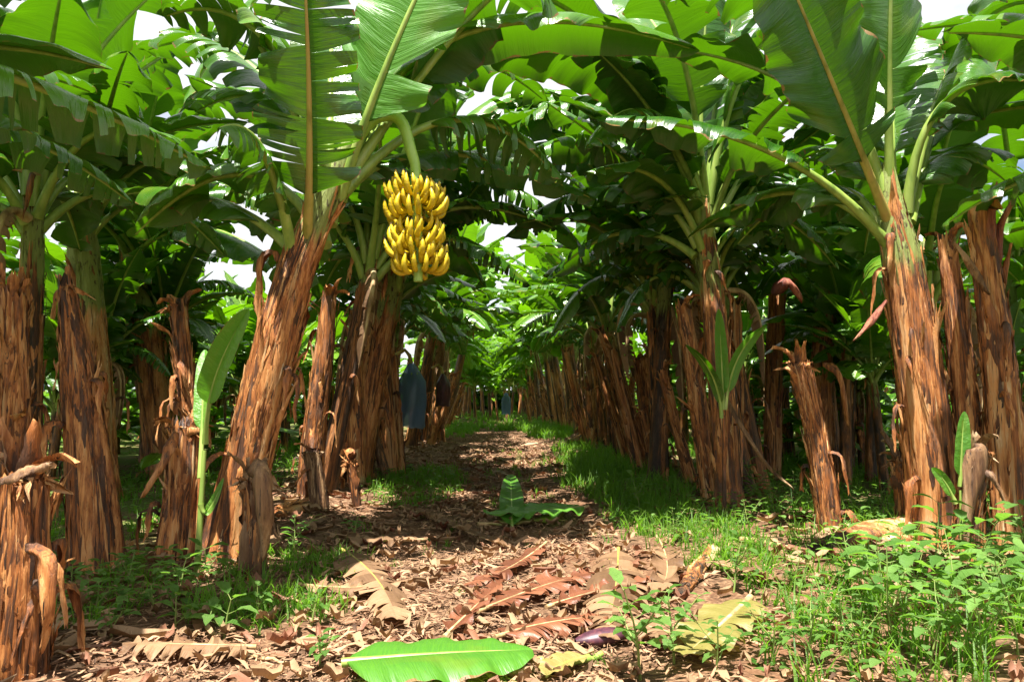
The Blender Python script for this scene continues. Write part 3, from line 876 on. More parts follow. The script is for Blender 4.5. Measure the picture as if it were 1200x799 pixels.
hero_plant(855, 600, [(855, 600), (848, 500), (840, 400), (832, 320), (826, 262), (824, 210)], [36, 33, 31, 27, 22, 10],
    'banana plant above a leafy sucker at right edge of the path', [
    ([(818, 290), (770, 200, 7.2), (640, 120, 6.9)], dict(width=0.38, petiole=0.25, tears=10, fold=15, droop=70, grav=0.8)),
    ([(824, 250), (815, 120, 7.2), (835, -60, 7.0)], dict(width=0.40, petiole=0.25, tears=2, fold=20, droop=30, grav=0.1, side=Vector((1, 0.2, 0)))),
    ([(820, 260), (790, 140, 6.8), (700, 60, 6.0)], dict(width=0.36, tears=6, droop=60)),
    ([(836, 270), (890, 140, 7.4), (980, 130, 7.6)], dict(width=0.36, tears=5)),
    ([(815, 300), (730, 230, 7.6), (640, 330, 8.0)], dict(width=0.34, tears=12, droop=90, grav=0.9)),
    ([(826, 240), (760, 10, 6.6), (575, 70, 6.0)], dict(width=0.46, petiole=0.3, tears=1, fold=5, droop=60, grav=0.5)),
    ([(822, 250), (730, 20, 8.0), (560, 190, 8.4)], dict(width=0.44, tears=20, fold=0, droop=85, grav=0.9)),
    ([(826, 240), (800, 0, 8.6), (700, -20, 10.5)], dict(width=0.46, tears=6)),
    ([(828, 240), (800, -60, 6.4), (700, -50, 5.2)], dict(width=0.44, tears=8)),
    ([(830, 240), (870, -30, 6.8), (990, 40, 6.4)], dict(width=0.44, tears=12, droop=70)),
    ([(824, 250), (760, 60, 6.4), (690, 170, 5.6)], dict(width=0.40, tears=16, fold=0, droop=85, grav=1.0)),
    ([(826, 240), (700, -90, 5.8), (470, -10, 5.6)], dict(width=0.44, tears=10, droop=60)),
    ([(828, 240), (880, 40, 8.6), (1010, 30, 9.5)], dict(width=0.44, tears=6, droop=60)),
    ([(826, 240), (740, 60, 7.6), (580, 60, 8.8)], dict(width=0.44, tears=18, droop=75)),
    ([(826, 240), (720, 110, 7.4), (600, 190, 7.2)], dict(width=0.42, tears=24, fold=0, droop=90, grav=1.0)),
    ([(822, 260), (720, 170, 8.4), (590, 280, 9.2)], dict(width=0.42, tears=14, fold=0, droop=85, grav=1.0)),
    ([(822, 250), (620, 80, 9.0), (520, 280, 9.6)], dict(width=0.46, petiole=0.3, tears=14, fold=0, droop=85, grav=1.0)),
    ([(822, 250), (660, 20, 9.6), (560, 200, 10.6)], dict(width=0.46, petiole=0.3, tears=10, fold=0, droop=80, grav=1.0)),
    ], 103, autos=6)
hero_plant(120, 585, [(120, 585), (112, 480), (104, 380), (98, 300), (96, 250), (98, 205)], [42, 42, 40, 36, 26, 10],
    'banana plant behind the tall stump on the left side', [
    ([(92, 280), (60, 190, 7.0), (-60, 150, 6.4)], dict(width=0.38, tears=4, droop=60)),
    ([(98, 240), (95, 110, 7.6), (120, -10, 7.0)], dict(width=0.40, tears=1, fold=15, droop=30, grav=0.2, side=Vector((1, 0.3, 0)))),
    ([(104, 270), (170, 130, 7.2), (270, 220, 6.6)], dict(width=0.36, tears=9, droop=80, grav=0.8)),
    ([(90, 260), (20, 150, 7.2), (-30, 230, 6.6)], dict(width=0.36, tears=7, droop=80, grav=0.8)),
    ([(100, 250), (130, 100, 6.6), (150, 60, 5.2)], dict(width=0.36, tears=7, droop=80, grav=0.8)),
    ([(100, 240), (150, -20, 7.4), (300, 60, 7.8)], dict(width=0.42, tears=12, droop=70)),
    ([(98, 240), (60, -20, 6.4), (-60, 10, 5.6)], dict(width=0.42, tears=6, droop=70)),
    ], 104, autos=6)
hero_plant(195, 560, [(195, 560), (182, 470), (170, 390), (158, 330), (150, 280), (146, 240)], [38, 36, 34, 30, 22, 8],
    'slim banana plant with splayed petioles left of the thick leaning trunk', [
    ([(150, 300), (120, 230, 9.0), (30, 250, 8.4)], dict(width=0.34, tears=8, droop=80)),
    ([(154, 290), (190, 180, 9.0), (290, 170, 8.6)], dict(width=0.34, tears=8, droop=80)),
    ([(156, 270), (168, 150, 9.0), (200, 60, 8.2)], dict(width=0.36, tears=3)),
    ([(158, 270), (210, 60, 8.6), (360, 120, 8.4)], dict(width=0.42, tears=14, droop=80)),
    ([(158, 270), (240, 20, 9.6), (330, -20, 11)], dict(width=0.42, tears=4, droop=70)),
    ([(156, 300), (235, 215, 8.6), (345, 330, 8.4)], dict(width=0.44, petiole=0.25, tears=12, fold=0, droop=80, grav=0.9)),
    ([(156, 300), (240, 140, 9.4), (350, 270, 9.8)], dict(width=0.44, petiole=0.25, tears=12, fold=0, droop=80, grav=0.9)),
    ], 105, autos=6)
hero_plant(415, 570, [(415, 570), (425, 500), (440, 420), (455, 350), (466, 310), (472, 275)], [40, 38, 36, 32, 22, 8],
    'banana plant behind and right of the thick leaning trunk', [
    ([(455, 320), (420, 240, 8.4), (330, 230, 7.8)], dict(width=0.36, tears=7, droop=70)),
    ([(470, 300), (520, 200, 8.4), (650, 260, 8.4)], dict(width=0.36, tears=6, droop=80)),
    ([(460, 290), (440, 210, 8.4), (430, 120, 7.6)], dict(width=0.36, tears=2)),
    ([(468, 300), (520, 60, 9.2), (690, 120, 10)], dict(width=0.42, tears=14, droop=80)),
    ([(468, 300), (500, 20, 8.0), (600, 20, 7.4)], dict(width=0.42, tears=8, droop=70)),
    ([(466, 300), (450, 60, 9.2), (560, 60, 12)], dict(width=0.42, tears=8, droop=70)),
    ([(470, 290), (540, 120, 8.2), (640, 200, 7.8)], dict(width=0.44, tears=18, fold=0, droop=85, grav=0.9)),
    ([(470, 290), (560, 40, 9.4), (680, 160, 10.4)], dict(width=0.46, tears=12, droop=75)),
    ([(466, 300), (520, 190, 9.4), (640, 270, 10.4)], dict(width=0.44, tears=12, droop=75)),
    ([(470, 290), (560, 130, 9.6), (690, 300, 10.2)], dict(width=0.46, petiole=0.3, tears=14, fold=0, droop=85, grav=1.0)),
    ], 106, autos=6)
hero_plant(965, 565, [(972, 580), (965, 500), (962, 440), (968, 370), (975, 310), (982, 270)], [26, 26, 26, 26, 18, 6],
    'slender green-necked banana plant just behind the grey-brown stump', [], 107, autos=8, flaps=6)
hero_plant(1215, 560, [(1215, 560), (1205, 450), (1195, 350), (1188, 290), (1185, 240)], [40, 38, 34, 26, 10],
    'banana plant cut by the right picture edge behind the peeled stump', [([(1186, 260), (1180, 20, 7.0), (1100, 30, 6.4)], dict(width=0.42, tears=8)), ([(1186, 260), (1200, -20, 7.6), (1150, -30, 9.0)], dict(width=0.46, tears=4))], 108, autos=8)
# plants standing beside the viewer, whose leaves hang into view from above
def side_plant(x, y, label, seed, leaves):
    rnd = random.Random(seed)
    root = link('banana_plant', None, None, (x, y, gz(x, y)))
    tag(root, label, 'banana plant', 'large banana plants beside the path in front')
    b = Vector(root.location)
    H = 2.5
    pts = [Vector((0, 0, -0.05)), Vector((0.02, 0, 0.8)), Vector((0.05, 0.05, 1.7)), Vector((0.08, 0.05, H)), Vector((0.09, 0.05, H + 0.4))]
    mb = MB()
    pos = stem_shape(mb, pts, [0.16, 0.14, 0.12, 0.09, 0.04], rnd, 30, 40)
    child('pseudostem', mb.mesh('pseudostem', [M['bark_live']]), root)
    mb = MB(); stem_flaps(pos, rnd, 12, mb, H=H, hi=0.8)
    child('dry_sheath', mb.mesh('dry_sheath', [M['sheath']]), root)
    for tgt, mid, kw in leaves:
        P = [pts[3] + Vector((0, 0, -0.1)), Vector(mid) - b, Vector(tgt) - b]
        crown_leaf(root, P, rnd, 0.4, **dict(dict(nl=60, nv=8), **kw))
    return root
c0 = at(240, -10, 3.3); c1 = at(190, 165, 3.6)
side_plant(-2.75, 2.3, 'banana plant beyond the left picture edge with dark leaves overhead', 109, [
    (at(215, -15, 3.0), (-2.3, 2.5, 3.5), dict(width=0.38, tears=14, fold=10, droop=50)),
    (at(250, 200, 3.6), at(20, 60, 3.2), dict(width=0.30, tears=10, fold=5, droop=85, grav=0.9)),
    (at(100, -60, 4.3), (-2.5, 3.0, 3.6), dict(width=0.38, tears=4)),
    ((-3.8, 0.8, 2.6), (-3.2, 1.6, 3.6), dict(width=0.36, tears=6)),
    ((-1.6, 0.9, 3.1), (-2.3, 1.6, 3.7), dict(width=0.36, tears=6)),
    (at(60, -20, 4.6), (-2.7, 2.9, 4.2), dict(width=0.42, tears=12)),
    (at(330, -20, 4.0), (-2.2, 2.4, 4.1), dict(width=0.40, tears=2)),
])
side_plant(3.35, 2.6, 'banana plant beyond the right picture edge with leaves overhead', 110, [
    (at(1100, -60, 3.4), (3.1, 2.9, 3.7), dict(width=0.36, tears=4)),
    (at(1215, 130, 4.2), (3.3, 3.6, 3.2), dict(width=0.30, tears=5, droop=80)),
    ((2.2, 0.9, 3.2), (2.9, 1.8, 3.8), dict(width=0.36, tears=6)),
    (at(880, -20, 4.2), (2.9, 2.8, 4.2), dict(width=0.42, tears=6)),
    (at(1190, -20, 5.0), (3.4, 3.2, 4.3), dict(width=0.42, tears=6)),
    ((4.6, 1.2, 2.7), (4.0, 1.9, 3.7), dict(width=0.36, tears=6)),
])
for (x, y, azr_, sd_, lab) in ((-3.75, 3.7, (-30, 110), 120, 'banana plant out of sight left of the orange-brown stump'), (4.55, 4.1, (70, 215), 121, 'banana plant out of sight right of the tall peeled stump')):
    r_ = side_plant(x, y, lab, sd_, [])
    rq = random.Random(sd_)
    for P, f in auto_leaves(rq, 0, 9, crown=Vector((0.08, 0.05, 2.5)), azr=azr_):
        crown_leaf(r_, P, rq, f, nl=50, nv=7)
# more plants in the gap between the front ones and the rows
for (x, y, i, lab) in ((-3.9, 6.3, 1, 'banana plant between the two left-hand front stumps, set back'), (-5.6, 4.9, 3, 'banana plant at the left picture edge behind the stumps'),
                       (4.6, 7.6, 2, 'banana plant in the shade behind the large right-hand trunk'), (6.4, 5.6, 5, 'banana plant at the right picture edge set well back'),
                       (3.3, 8.9, 3, 'banana plant half hidden behind the plant above the leafy sucker'),
                       (-4.9, 11.0, 5, 'banana plant set back between the first and second left rows'), (5.4, 11.0, 1, 'banana plant set back between the first and second right rows'),
                       (-2.1, 11.6, 0, 'banana plant leaning over the path behind the blue bunch bag'), (2.1, 9.2, 4, 'banana plant leaning towards the path with low crown on right')):
    o = put(plants, i, x, y, 0, 1.08)
    o.rotation_euler = (0, R(5) * (1 if x < 0 else -1), 2.1 * i)
    tag(o, lab, 'banana plant', 'banana plants between the front ones and the rows')

# --- stumps in front
hero_stump(20, 812, [(18, 812), (22, 720), (26, 640), (28, 560)], [74, 70, 60, 50], 'broad glossy brown stump at lower left edge with frayed folded top', 201, Y=2.95, ragged=0.05, flaps=9, top=7)
hero_stump(12, 650, [(12, 650), (14, 540), (14, 440), (14, 345)], [40, 42, 38, 30], 'orange-brown stump at left edge behind the broad frayed one', 202, Y=4.6, ragged=0.08, top=5)
hero_stump(115, 672, [(115, 672), (106, 560), (92, 440), (78, 335)], [72, 56, 42, 16], 'tall tapering tan stump leaning left with pointed top', 203, ragged=0.12, flaps=9, top=2)
hero_stump(222, 570, [(228, 590), (224, 500), (216, 430), (210, 358)], [26, 24, 22, 18], 'thin reddish stump between the slim plant and the leaning trunk', 204, Y=5.8, ragged=0.1)
hero_stump(205, 668, [(205, 668), (212, 610), (216, 560), (218, 500)], [56, 50, 44, 34], 'squat grey-brown stump at the foot of the young sucker', 205, ragged=0.1, flaps=8)
hero_stump(362, 590, [(362, 590), (368, 510), (378, 430), (386, 345)], [34, 30, 26, 18], 'narrow dark stump right of the bunch-bearing trunk', 206, ragged=0.14, flaps=8)
hero_stump(300, 655, [(296, 655), (298, 610), (297, 560)], [26, 26, 24], 'short stump with folded-over pale strip below the leaning trunk', 207, Y=4.35, ragged=0.03, top=4, smat=M['pale_sheath'])
hero_stump(1150, 655, [(1140, 655), (1135, 520), (1124, 400), (1108, 280)], [32, 32, 30, 18], 'reddish stump standing between the large trunk and the peeled stump', 208, Y=5.4, ragged=0.08, flaps=10)
hero_stump(1192, 655, [(1190, 655), (1180, 520), (1165, 380), (1146, 240)], [50, 46, 38, 26], 'tall stump at right with upward pointing peeled strips', 209, Y=5.2, ragged=0.05, flaps=9, top=0)
hero_stump(972, 635, [(974, 635), (965, 560), (952, 490), (936, 425)], [34, 30, 26, 26], 'leaning grey-brown stump at the right with ragged top', 210, ragged=0.06, flaps=6, top=5)
hero_stump(905, 560, [(905, 560), (906, 480), (908, 400), (912, 335)], [22, 22, 22, 22], 'stump with dark red folded top between two right-hand plants', 211, ragged=0.05, flaps=5, top=4, smat=M['red_sheath'])
hero_stump(1125, 640, [(1130, 640), (1136, 590), (1146, 530)], [36, 30, 24], 'short pale split stump at the foot of the large right trunk', 212, Y=5.0, ragged=0.1, flaps=6, smat=M['pale_sheath'])
hero_stump(835, 585, [(835, 585), (822, 500), (812, 430), (800, 355)], [26, 24, 22, 18], 'dark leaning stump touching the right path-side plant', 213, Y=7.6, ragged=0.12)
hero_stump(760, 552, [(765, 552), (762, 480), (752, 420)], [34, 30, 24], 'wide shaded stump first in the dense right-hand trunks', 214, ragged=0.1)
hero_stump(448, 565, [(455, 558), (444, 528), (432, 492)], [14, 12, 7], 'thin pale leaning stub at left edge of the path', 215, ragged=0.05, flaps=3, top=1, mat=M['pale_sheath'])
hero_stump(372, 592, [(376, 592), (370, 560), (366, 530)], [24, 20, 18], 'short pale stub with cut top beside the narrow dark stump', 216, Y=7.0, ragged=0.03, flaps=3, top=4, mat=M['pale_sheath'])
hero_stump(420, 590, [(420, 590), (414, 560), (412, 540)], [10, 9, 8], 'small bent stub near the path left of centre', 217, Y=7.2, ragged=0.03, flaps=2, top=2)
hero_stump(285, 650, [(262, 640), (300, 520), (330, 440), (352, 350)], [28, 30, 26, 18], 'dark old trunk leaning against the bunch-bearing plant', 218, Y=4.95, ragged=0.1, flaps=16)
hero_stump(1060, 610, [(1062, 610), (1056, 570), (1052, 540)], [22, 18, 14], 'low dried stub left of the large orange trunk', 219, Y=6.0, ragged=0.08, flaps=5, smat=M['pale_sheath'])

# peeled strips standing up on the tall right stump, and folded strips on other ones: single long strips
def strip_thing(pts, w, label, mat, seed, n=(0, -1, 0.2), curl=0.6, name='dry_sheath_strip', group='long dry sheath strips'):
    rnd = random.Random(seed)
    b = pts[0].copy()
    loc = [p - b for p in pts]
    f = []
    for i in range(len(loc) - 1):
        p0 = loc[max(i - 1, 0)]; p1 = loc[i]; p2 = loc[i + 1]; p3 = loc[min(i + 2, len(loc) - 1)]
        for q in range(5):
            t = q / 5
            f.append(0.5 * ((2 * p1) + (p2 - p0) * t + (2 * p0 - 5 * p1 + 4 * p2 - p3) * t * t + (3 * p1 - p0 - 3 * p2 + p3) * t ** 3))
    f.append(loc[-1])
    mb = MB()
    flap(mb, f, w, rnd, [Vector(n)] * len(f), curl=curl, nv=6)
    o = link(name, mb.mesh(name, [mat]), None, b)
    sm = o.modifiers.new('thickness', 'SOLIDIFY'); sm.thickness = 0.002
    tag(o, label, 'dry sheath', group)
    return o
Ys = 5.15
strip_thing([at(1160, 330, Ys), at(1162, 280, Ys - 0.03), at(1170, 215, Ys - 0.1)], 0.11, 'upright reddish strip nearest the top of the tall right stump', M['red_sheath'], 1)
strip_thing([at(1168, 330, Ys), at(1172, 275, Ys), at(1188, 236, Ys - 0.05)], 0.09, 'reddish strip bending right at the top of the tall right stump', M['red_sheath'], 2)
strip_thing([at(1172, 355, Ys), at(1180, 315, Ys), at(1186, 285, Ys - 0.05)], 0.05, 'small pointed strip lowest on the right side of the tall stump', M['sheath'], 3)
strip_thing([at(1160, 345, Ys - .05), at(1140, 310, Ys - .12), at(1118, 282, Ys - 0.14)], 0.07, 'grey strip peeled across to the neighbouring reddish stump', M['pale_sheath'], 4)
strip_thing([at(290, 556, 4.2), at(302, 552, 4.1), at(308, 600, 4.08), at(306, 655, 4.15)], 0.13, 'pale folded strip hanging in front of the short stump', M['pale_sheath'], 5)
strip_thing([at(28, 640, 2.75), at(50, 655, 2.7), at(52, 720, 2.68), at(46, 765, 2.75)], 0.065, 'curled brown strip hanging from the lower left stump', M['sheath'], 6)
strip_thing([at(0, 562, 2.75), at(30, 548, 2.7), at(62, 542, 2.75)], 0.07, 'pale pointed strip folded over top of the lower left stump', M['pale_sheath'], 7, n=(0, -0.5, 1))
strip_thing([at(1040, 352, 5.3), at(1022, 376, 5.2), at(1002, 398, 5.15)], 0.05, 'broken petiole poking left from the large right trunk', M['red_sheath'], 8)
strip_thing([at(905, 345, 7.0), at(925, 330, 6.9), at(942, 352, 6.9)], 0.12, 'dark red flap folded over the red-topped stump', M['red_sheath'], 9)
strip_thing([at(845, 455, 6.8), at(870, 500, 6.6), at(900, 545, 6.5), at(930, 572, 6.45)], 0.05, 'long yellow-brown bent stalk slanting down beside the sucker', M['pale_sheath'], 10)
strip_thing([at(205, 505, 4.6), at(190, 540, 4.5), at(165, 582, 4.45)], 0.07, 'tan strip hanging left from the squat grey-brown stump', M['sheath'], 11)
strip_thing([at(965, 425, 6.8), at(985, 440, 6.7), at(995, 500, 6.7)], 0.08, 'curved dry strip hooked over right of the leaning grey stump', M['sheath'], 12)
strip_thing([at(1142, 520, 4.9), at(1150, 530, 4.85), at(1140, 590, 4.85), at(1134, 640, 4.9)], 0.15, 'pale whitish strip at the foot of the large right trunk', M['pale_sheath'], 13)

# --- young suckers
def sucker(px, py, label, specs, seed, Y=None, h=0.25, r=0.02, group='young banana suckers'):
    rnd = random.Random(seed)
    root, b = hero_root('banana_sucker', px, py, label, 'banana sucker', group, Y)
    mb = MB()
    topp = PV([specs[0][0][0]], b, b.y)[0]
    mb.tube([Vector((0, 0, -0.02)), topp * 0.5, topp * 0.95], [r, r * 0.85, r * 0.6], 10)
    child('stem', mb.mesh('stem', [M['midrib'] if seed in (301, 303) else M['bark_dry']]), root)
    for P, kw in specs:
        opt = dict(width=0.09, petiole=0.15, tears=0, fold=25, droop=20, grav=0.1, wave=4, nl=30, nv=5, ribr=0.012, mat=M['leaf_bright'], side=Vector((1, -0.2, 0)))
        opt.update(kw)
        crown_leaf(root, PV(P, b, b.y), rnd, 0.3, **opt)
    return root
sucker(232, 632, 'bright green young sucker with two broad leaves beside leaning trunk', [
    ([(240, 520), (240, 440, 4.3), (292, 362, 4.1)], dict(width=0.09, fold=35, petiole=0.3)),
    ([(234, 560), (238, 460, 4.5), (240, 410, 4.7)], dict(width=0.055, petiole=0.3)),
    ([(236, 590), (240, 620), (262, 560)], dict(width=0.03))], 301, Y=4.4)
sucker(848, 560, 'young sucker with upright oval leaves beside the right plant', [
    ([(848, 480), (846, 420), (842, 362, 6.2)], dict(width=0.062, fold=30)),
    ([(850, 480), (856, 410), (897, 382, 6.1)], dict(width=0.062)),
    ([(846, 490), (842, 430), (804, 404, 6.0)], dict(width=0.05, mat=M['leaf']))], 302, Y=6.4)  # last leaf gets the darker leaf material as painted shade
sucker(1128, 640, 'narrow yellow-green sucker at foot of the large right trunk', [
    ([(1126, 570), (1126, 530), (1130, 482)], dict(width=0.055)),
    ([(1120, 590), (1108, 560), (1092, 548)], dict(width=0.04))], 303, Y=4.95)

# --- bunch bags
def bag(px, ytop, ybot, Y, wpx, label, seed, red=False):
    rnd = random.Random(seed)
    b = at(px, ytop, Y)
    H = (b - at(px, ybot, Y)).z
    r = px2m(wpx, Y) / 2
    mb = MB(); rows = []
    for i in range(15):
        u = i / 14
        k = min(1, 0.22 + u * 2.6) if u < 0.35 else 1.0 - 0.06 * math.sin(u * 9)
        row = []
        for j in range(26):
            th = j / 26 * 2 * PI
            w = 1 + 0.10 * math.sin(th * 5 + u * 3) + 0.06 * math.sin(th * 9 - u * 5)
            row.append(Vector((math.cos(th) * r * k * w, math.sin(th) * r * k * w, -u * H + (0.03 * math.sin(th * 3) if i == 14 else 0))))
        rows.append(row)
    mb.grid(rows, None, 0, close=True)
    o = link('bunch_bag', mb.mesh('bunch_bag', [M['bag'] if not red else M['bract']]), None, b)
    tag(o, label, 'bunch bag', 'bags hung over banana bunches')
    if not red:
        mb = MB()
        for t in range(4):
            for k in range(9):
                a = k / 9 * 2 * PI + t
                d = Vector((math.cos(a), math.sin(a), 0))
                c = Vector((0, 0, -H * (0.25 + 0.13 * t)))
                mb.tube([c + d * 0.03, c + d * r * 0.5 + Vector((0, 0, -0.02)), c + d * r * 0.62 + Vector((0, 0, 0.09))], [0.014, 0.022, 0.010], 6)
        f = child('green_bunch', mb.mesh('green_bunch', [M['stalk']]), o)
    mb = MB()
    mb.tube([Vector((0, 0, 0.0)), Vector((-0.03, 0.02, 0.12)), Vector((-0.10, 0.04, 0.2)), Vector((-0.25, 0.05, 0.12))], [0.03, 0.028, 0.028, 0.03], 8)
    child('stalk', mb.mesh('stalk', [M['midrib_old']]), o)
bag(482, 426, 500, 10.5, 32, 'blue plastic bag over a bunch left of the path', 1)
bag(40, 436, 474, 13.5, 20, 'small blue bag in the shade at the left edge', 2)
bag(593, 460, 485, 27.0, 10, 'tiny pale blue bag far down the path on the right', 3)
bag(519, 438, 475, 16.0, 16, 'dark red bag hanging far down the left of the path', 4, red=True)

# --- fallen leaves, stalks and sheath pieces on the ground
def ground_leaf(pts, width, label, mat, rmat, seed, name='fallen_leaf', lift=0.05, cat='fallen leaf', group=None, **kw):
    rnd = random.Random(seed)
    P = [gpt(*p[:2]) + Vector((0, 0, lift + (p[2] if len(p) > 2 else 0))) for p in pts]
    b = P[0].copy()
    P = [p - b for p in P]
    mb = MB(); r = MB()
    opt = dict(petiole=0.05, tears=4, fold=12, droop=20, grav=0.3, wave=14, ribr=0.006 if name == 'dead_leaf' else 0.012, nl=50, nv=7)
    opt.update(kw)
    leaf_shape(mb, r, P, width, rnd, **opt)
    # keep the blade above the soil
    for v in mb.v:
        z = gz(v.x + b.x, v.y + b.y) + 0.012 - b.z
        if v.z < z:
            v.z = z + 0.25 * max(0, (z - v.z)) * abs(math.sin(v.x * 31 + v.y * 17)) * 0.6
    o = link(name, mb.mesh(name, [mat]), None, b)
    tag(o, label, cat, group)
    child('midrib', r.mesh('midrib', [rmat]), o)
    return o
ground_leaf([(400, 800), (520, 793), (640, 784)], 0.24, 'large fresh green banana leaf lying at the bottom centre', M['leaf_bright'], M['midrib'], 1, lift=0.10, tears=0, fold=14, droop=40, wave=9, tipcut=0.93, petiole=0.02)
ground_leaf([(690, 602), (625, 606), (570, 614)], 0.27, 'pale green broken leaf lying across the middle of the path', M['leaf_bright'], M['midrib_dry'], 2, lift=0.10, tears=2, fold=16, droop=30, wave=16)
ground_leaf([(600, 622), (600, 600, 0.1), (598, 578, 0.22)], 0.13, 'folded light green leaf tip standing up in the path', M['leaf_bright'], M['midrib'], 3, lift=0.03, tears=0, side=Vector((1, 0, 0)), fold=20, droop=0, grav=0)
ground_leaf([(560, 620), (640, 615), (655, 600)], 0.10, 'yellowing leaf scrap beside the broken green leaf', M['leaf_yellow'], M['midrib_dry'], 4, lift=0.05, tears=3)
ground_leaf([(725, 655), (724, 700), (712, 760)], 0.20, 'fishbone dry leaf with curved pale stalk in the foreground litter', M['leaf_dry'], M['midrib_old'], 5, lift=0.07, tears=24, fold=5, droop=30, grav=0.6, name='dead_leaf', cat='dead leaf', group='dead banana leaves on the path')
ground_leaf([(830, 775), (760, 745), (690, 735)], 0.13, 'dry leaf with curled ribs pointing towards the purple bract', M['leaf_dry'], M['midrib_dry'], 6, lift=0.07, tears=22, fold=10, droop=30, name='dead_leaf', cat='dead leaf', group='dead banana leaves on the path')
ground_leaf([(400, 660), (450, 690), (465, 745)], 0.17, 'faded olive dry leaf with long pale midrib left of centre', M['leaf_dry'], M['midrib_old'], 7, lift=0.08, tears=18, fold=-5, droop=20, name='dead_leaf', cat='dead leaf', group='dead banana leaves on the path')
ground_leaf([(690, 775), (650, 785), (640, 800)], 0.07, 'bright yellow leaf stub beside the large green leaf', M['leaf_yellow'], M['midrib'], 8, lift=0.05, tears=0, fold=30)
ground_leaf([(880, 720), (840, 760), (800, 790)], 0.16, 'pale yellow crumpled dead leaf in the weeds lower right', M['leaf_yellow'], M['midrib_dry'], 9, lift=0.08, tears=5, wave=25)
gl = [((560, 730), (640, 690), (700, 680), 'rusty'), ((640, 640), (600, 680), (540, 700), 'rusty'), ((770, 640), (800, 690), (760, 715), 'dry'), ((470, 600), (520, 620), (600, 650), 'dry'), ((350, 700), (420, 710), (480, 690), 'dry'), ((520, 760), (560, 720), (590, 690), 'rusty'), ((500, 640), (440, 650), (380, 640), 'dry'), ((600, 560), (560, 545), (520, 560), 'dry'), ((820, 670), (880, 690), (930, 700), 'dry'), ((300, 770), (220, 775), (140, 780), 'dry'), ((580, 760), (660, 730), (740, 735), 'rusty'), ((640, 720), (700, 700), (770, 690), 'rusty'), ((380, 620), (340, 640), (300, 660), 'dry'), ((530, 520), (560, 530), (600, 545), 'dry')]
where = ['just above the large green leaf', 'on the middle of the path in the sun', 'right of the fishbone leaf', 'on the sunny left side of the path', 'left below the faded olive leaf', 'touching the large green leaf', 'left of the path middle behind the olive leaf', 'beyond the broken green leaf', 'between the grass and the right stumps', 'in the chips at lower left', 'behind the purple bract', 'crossing the fishbone leaf stalk', 'near the foot of the short pale stubs', 'far along the path in a sun patch']
for k, (a, b_, c, kind) in enumerate(gl):
    ground_leaf([a, b_, c], rr.uniform(0.07, 0.14), '%s crumpled dead leaf %s' % ('red-brown' if kind == 'rusty' else 'tan', where[k]), M['leaf_rust'] if kind == 'rusty' else M['leaf_dry'], M['midrib_dry'], 20 + k, lift=0.06, tears=rr.choice((10, 16, 24)), wave=38, fold=rr.uniform(-10, 25), droop=rr.uniform(-20, 50), name='dead_leaf', cat='dead leaf', group='dead banana leaves on the path')
# purple flower bract
mb = MB(); rows = []
for i in range(13):
    u = i / 12
    rr_ = 0.055 * math.sin(PI * min(1, u * 0.94 + 0.04)) ** 0.7 + 0.002
    rows.append([Vector((u * 0.26 - 0.13, math.cos(k / 14 * 2 * PI) * rr_, math.sin(k / 14 * 2 * PI) * rr_ * (0.65 + 0.06 * math.sin(k * 3)) + 0.03 + 0.02 * u)) for k in range(14)])
mb.grid(rows, None, 0, close=True)
p = gpt(706, 752)
o = link('flower_bract', mb.mesh('flower_bract', [M['bract']]), None, p); o.rotation_euler = (0, 0.0, R(12))
tag(o, 'dark purple banana flower bract lying in the foreground litter', 'flower bract')
def ground_stick(pts, r, label, mat, name='stick', cat='stick', group='dry stalks on the ground', flat=1.0):
    P = [gpt(*p[:2]) + Vector((0, 0, r + (p[2] if len(p) > 2 else 0))) for p in pts]
    b = P[0].copy(); P = [q - b for q in P]
    f = [bez(P, i / 16) for i in range(17)] if len(P) in (3, 4) else P
    f = [q + Vector((0, 0, 0.006 * math.sin(i * 2.1))) for i, q in enumerate(f)]
    mb = MB(); mb.tube(f, [r * (1 - 0.35 * i / len(f)) * (1 + 0.12 * math.sin(i * 1.7)) for i in range(len(f))], 10, 0, flat=flat)
    o = link(name, mb.mesh(name, [mat]), None, b)
    return tag(o, label, cat, group)
ground_stick([(712, 655), (728, 670), (726, 740)], 0.012, 'pale curved leaf stalk rising out of the fishbone leaf', M['midrib_old'])
ground_stick([(868, 645), (905, 650), (944, 664)], 0.022, 'grey-brown stalk lying between grass and the leaning right stump', M['midrib_dry'])
ground_stick([(655, 530), (680, 515), (700, 505, 0.1)], 0.03, 'pale straight stalk at the feet of the far right trunks', M['midrib_dry'])
ground_stick([(520, 612), (600, 610), (645, 604)], 0.010, 'thin dark twig across the broken green leaf', M['midrib_dry'])
ground_stick([(630, 775), (660, 780), (705, 765)], 0.018, 'yellow-green stalk beside the large fresh leaf', M['midrib'])
ground_stick([(385, 655), (430, 690), (465, 700)], 0.014, 'long cream midrib lying left of the path middle', M['midrib_old'])
ground_stick([(115, 690), (150, 665), (185, 650)], 0.014, 'dark stick propped by the tall tan stump', M['midrib_dry'])
ground_stick([(225, 772), (280, 765), (345, 775)], 0.010, 'thin straw-coloured stalk in the lower left chips', M['midrib_dry'])
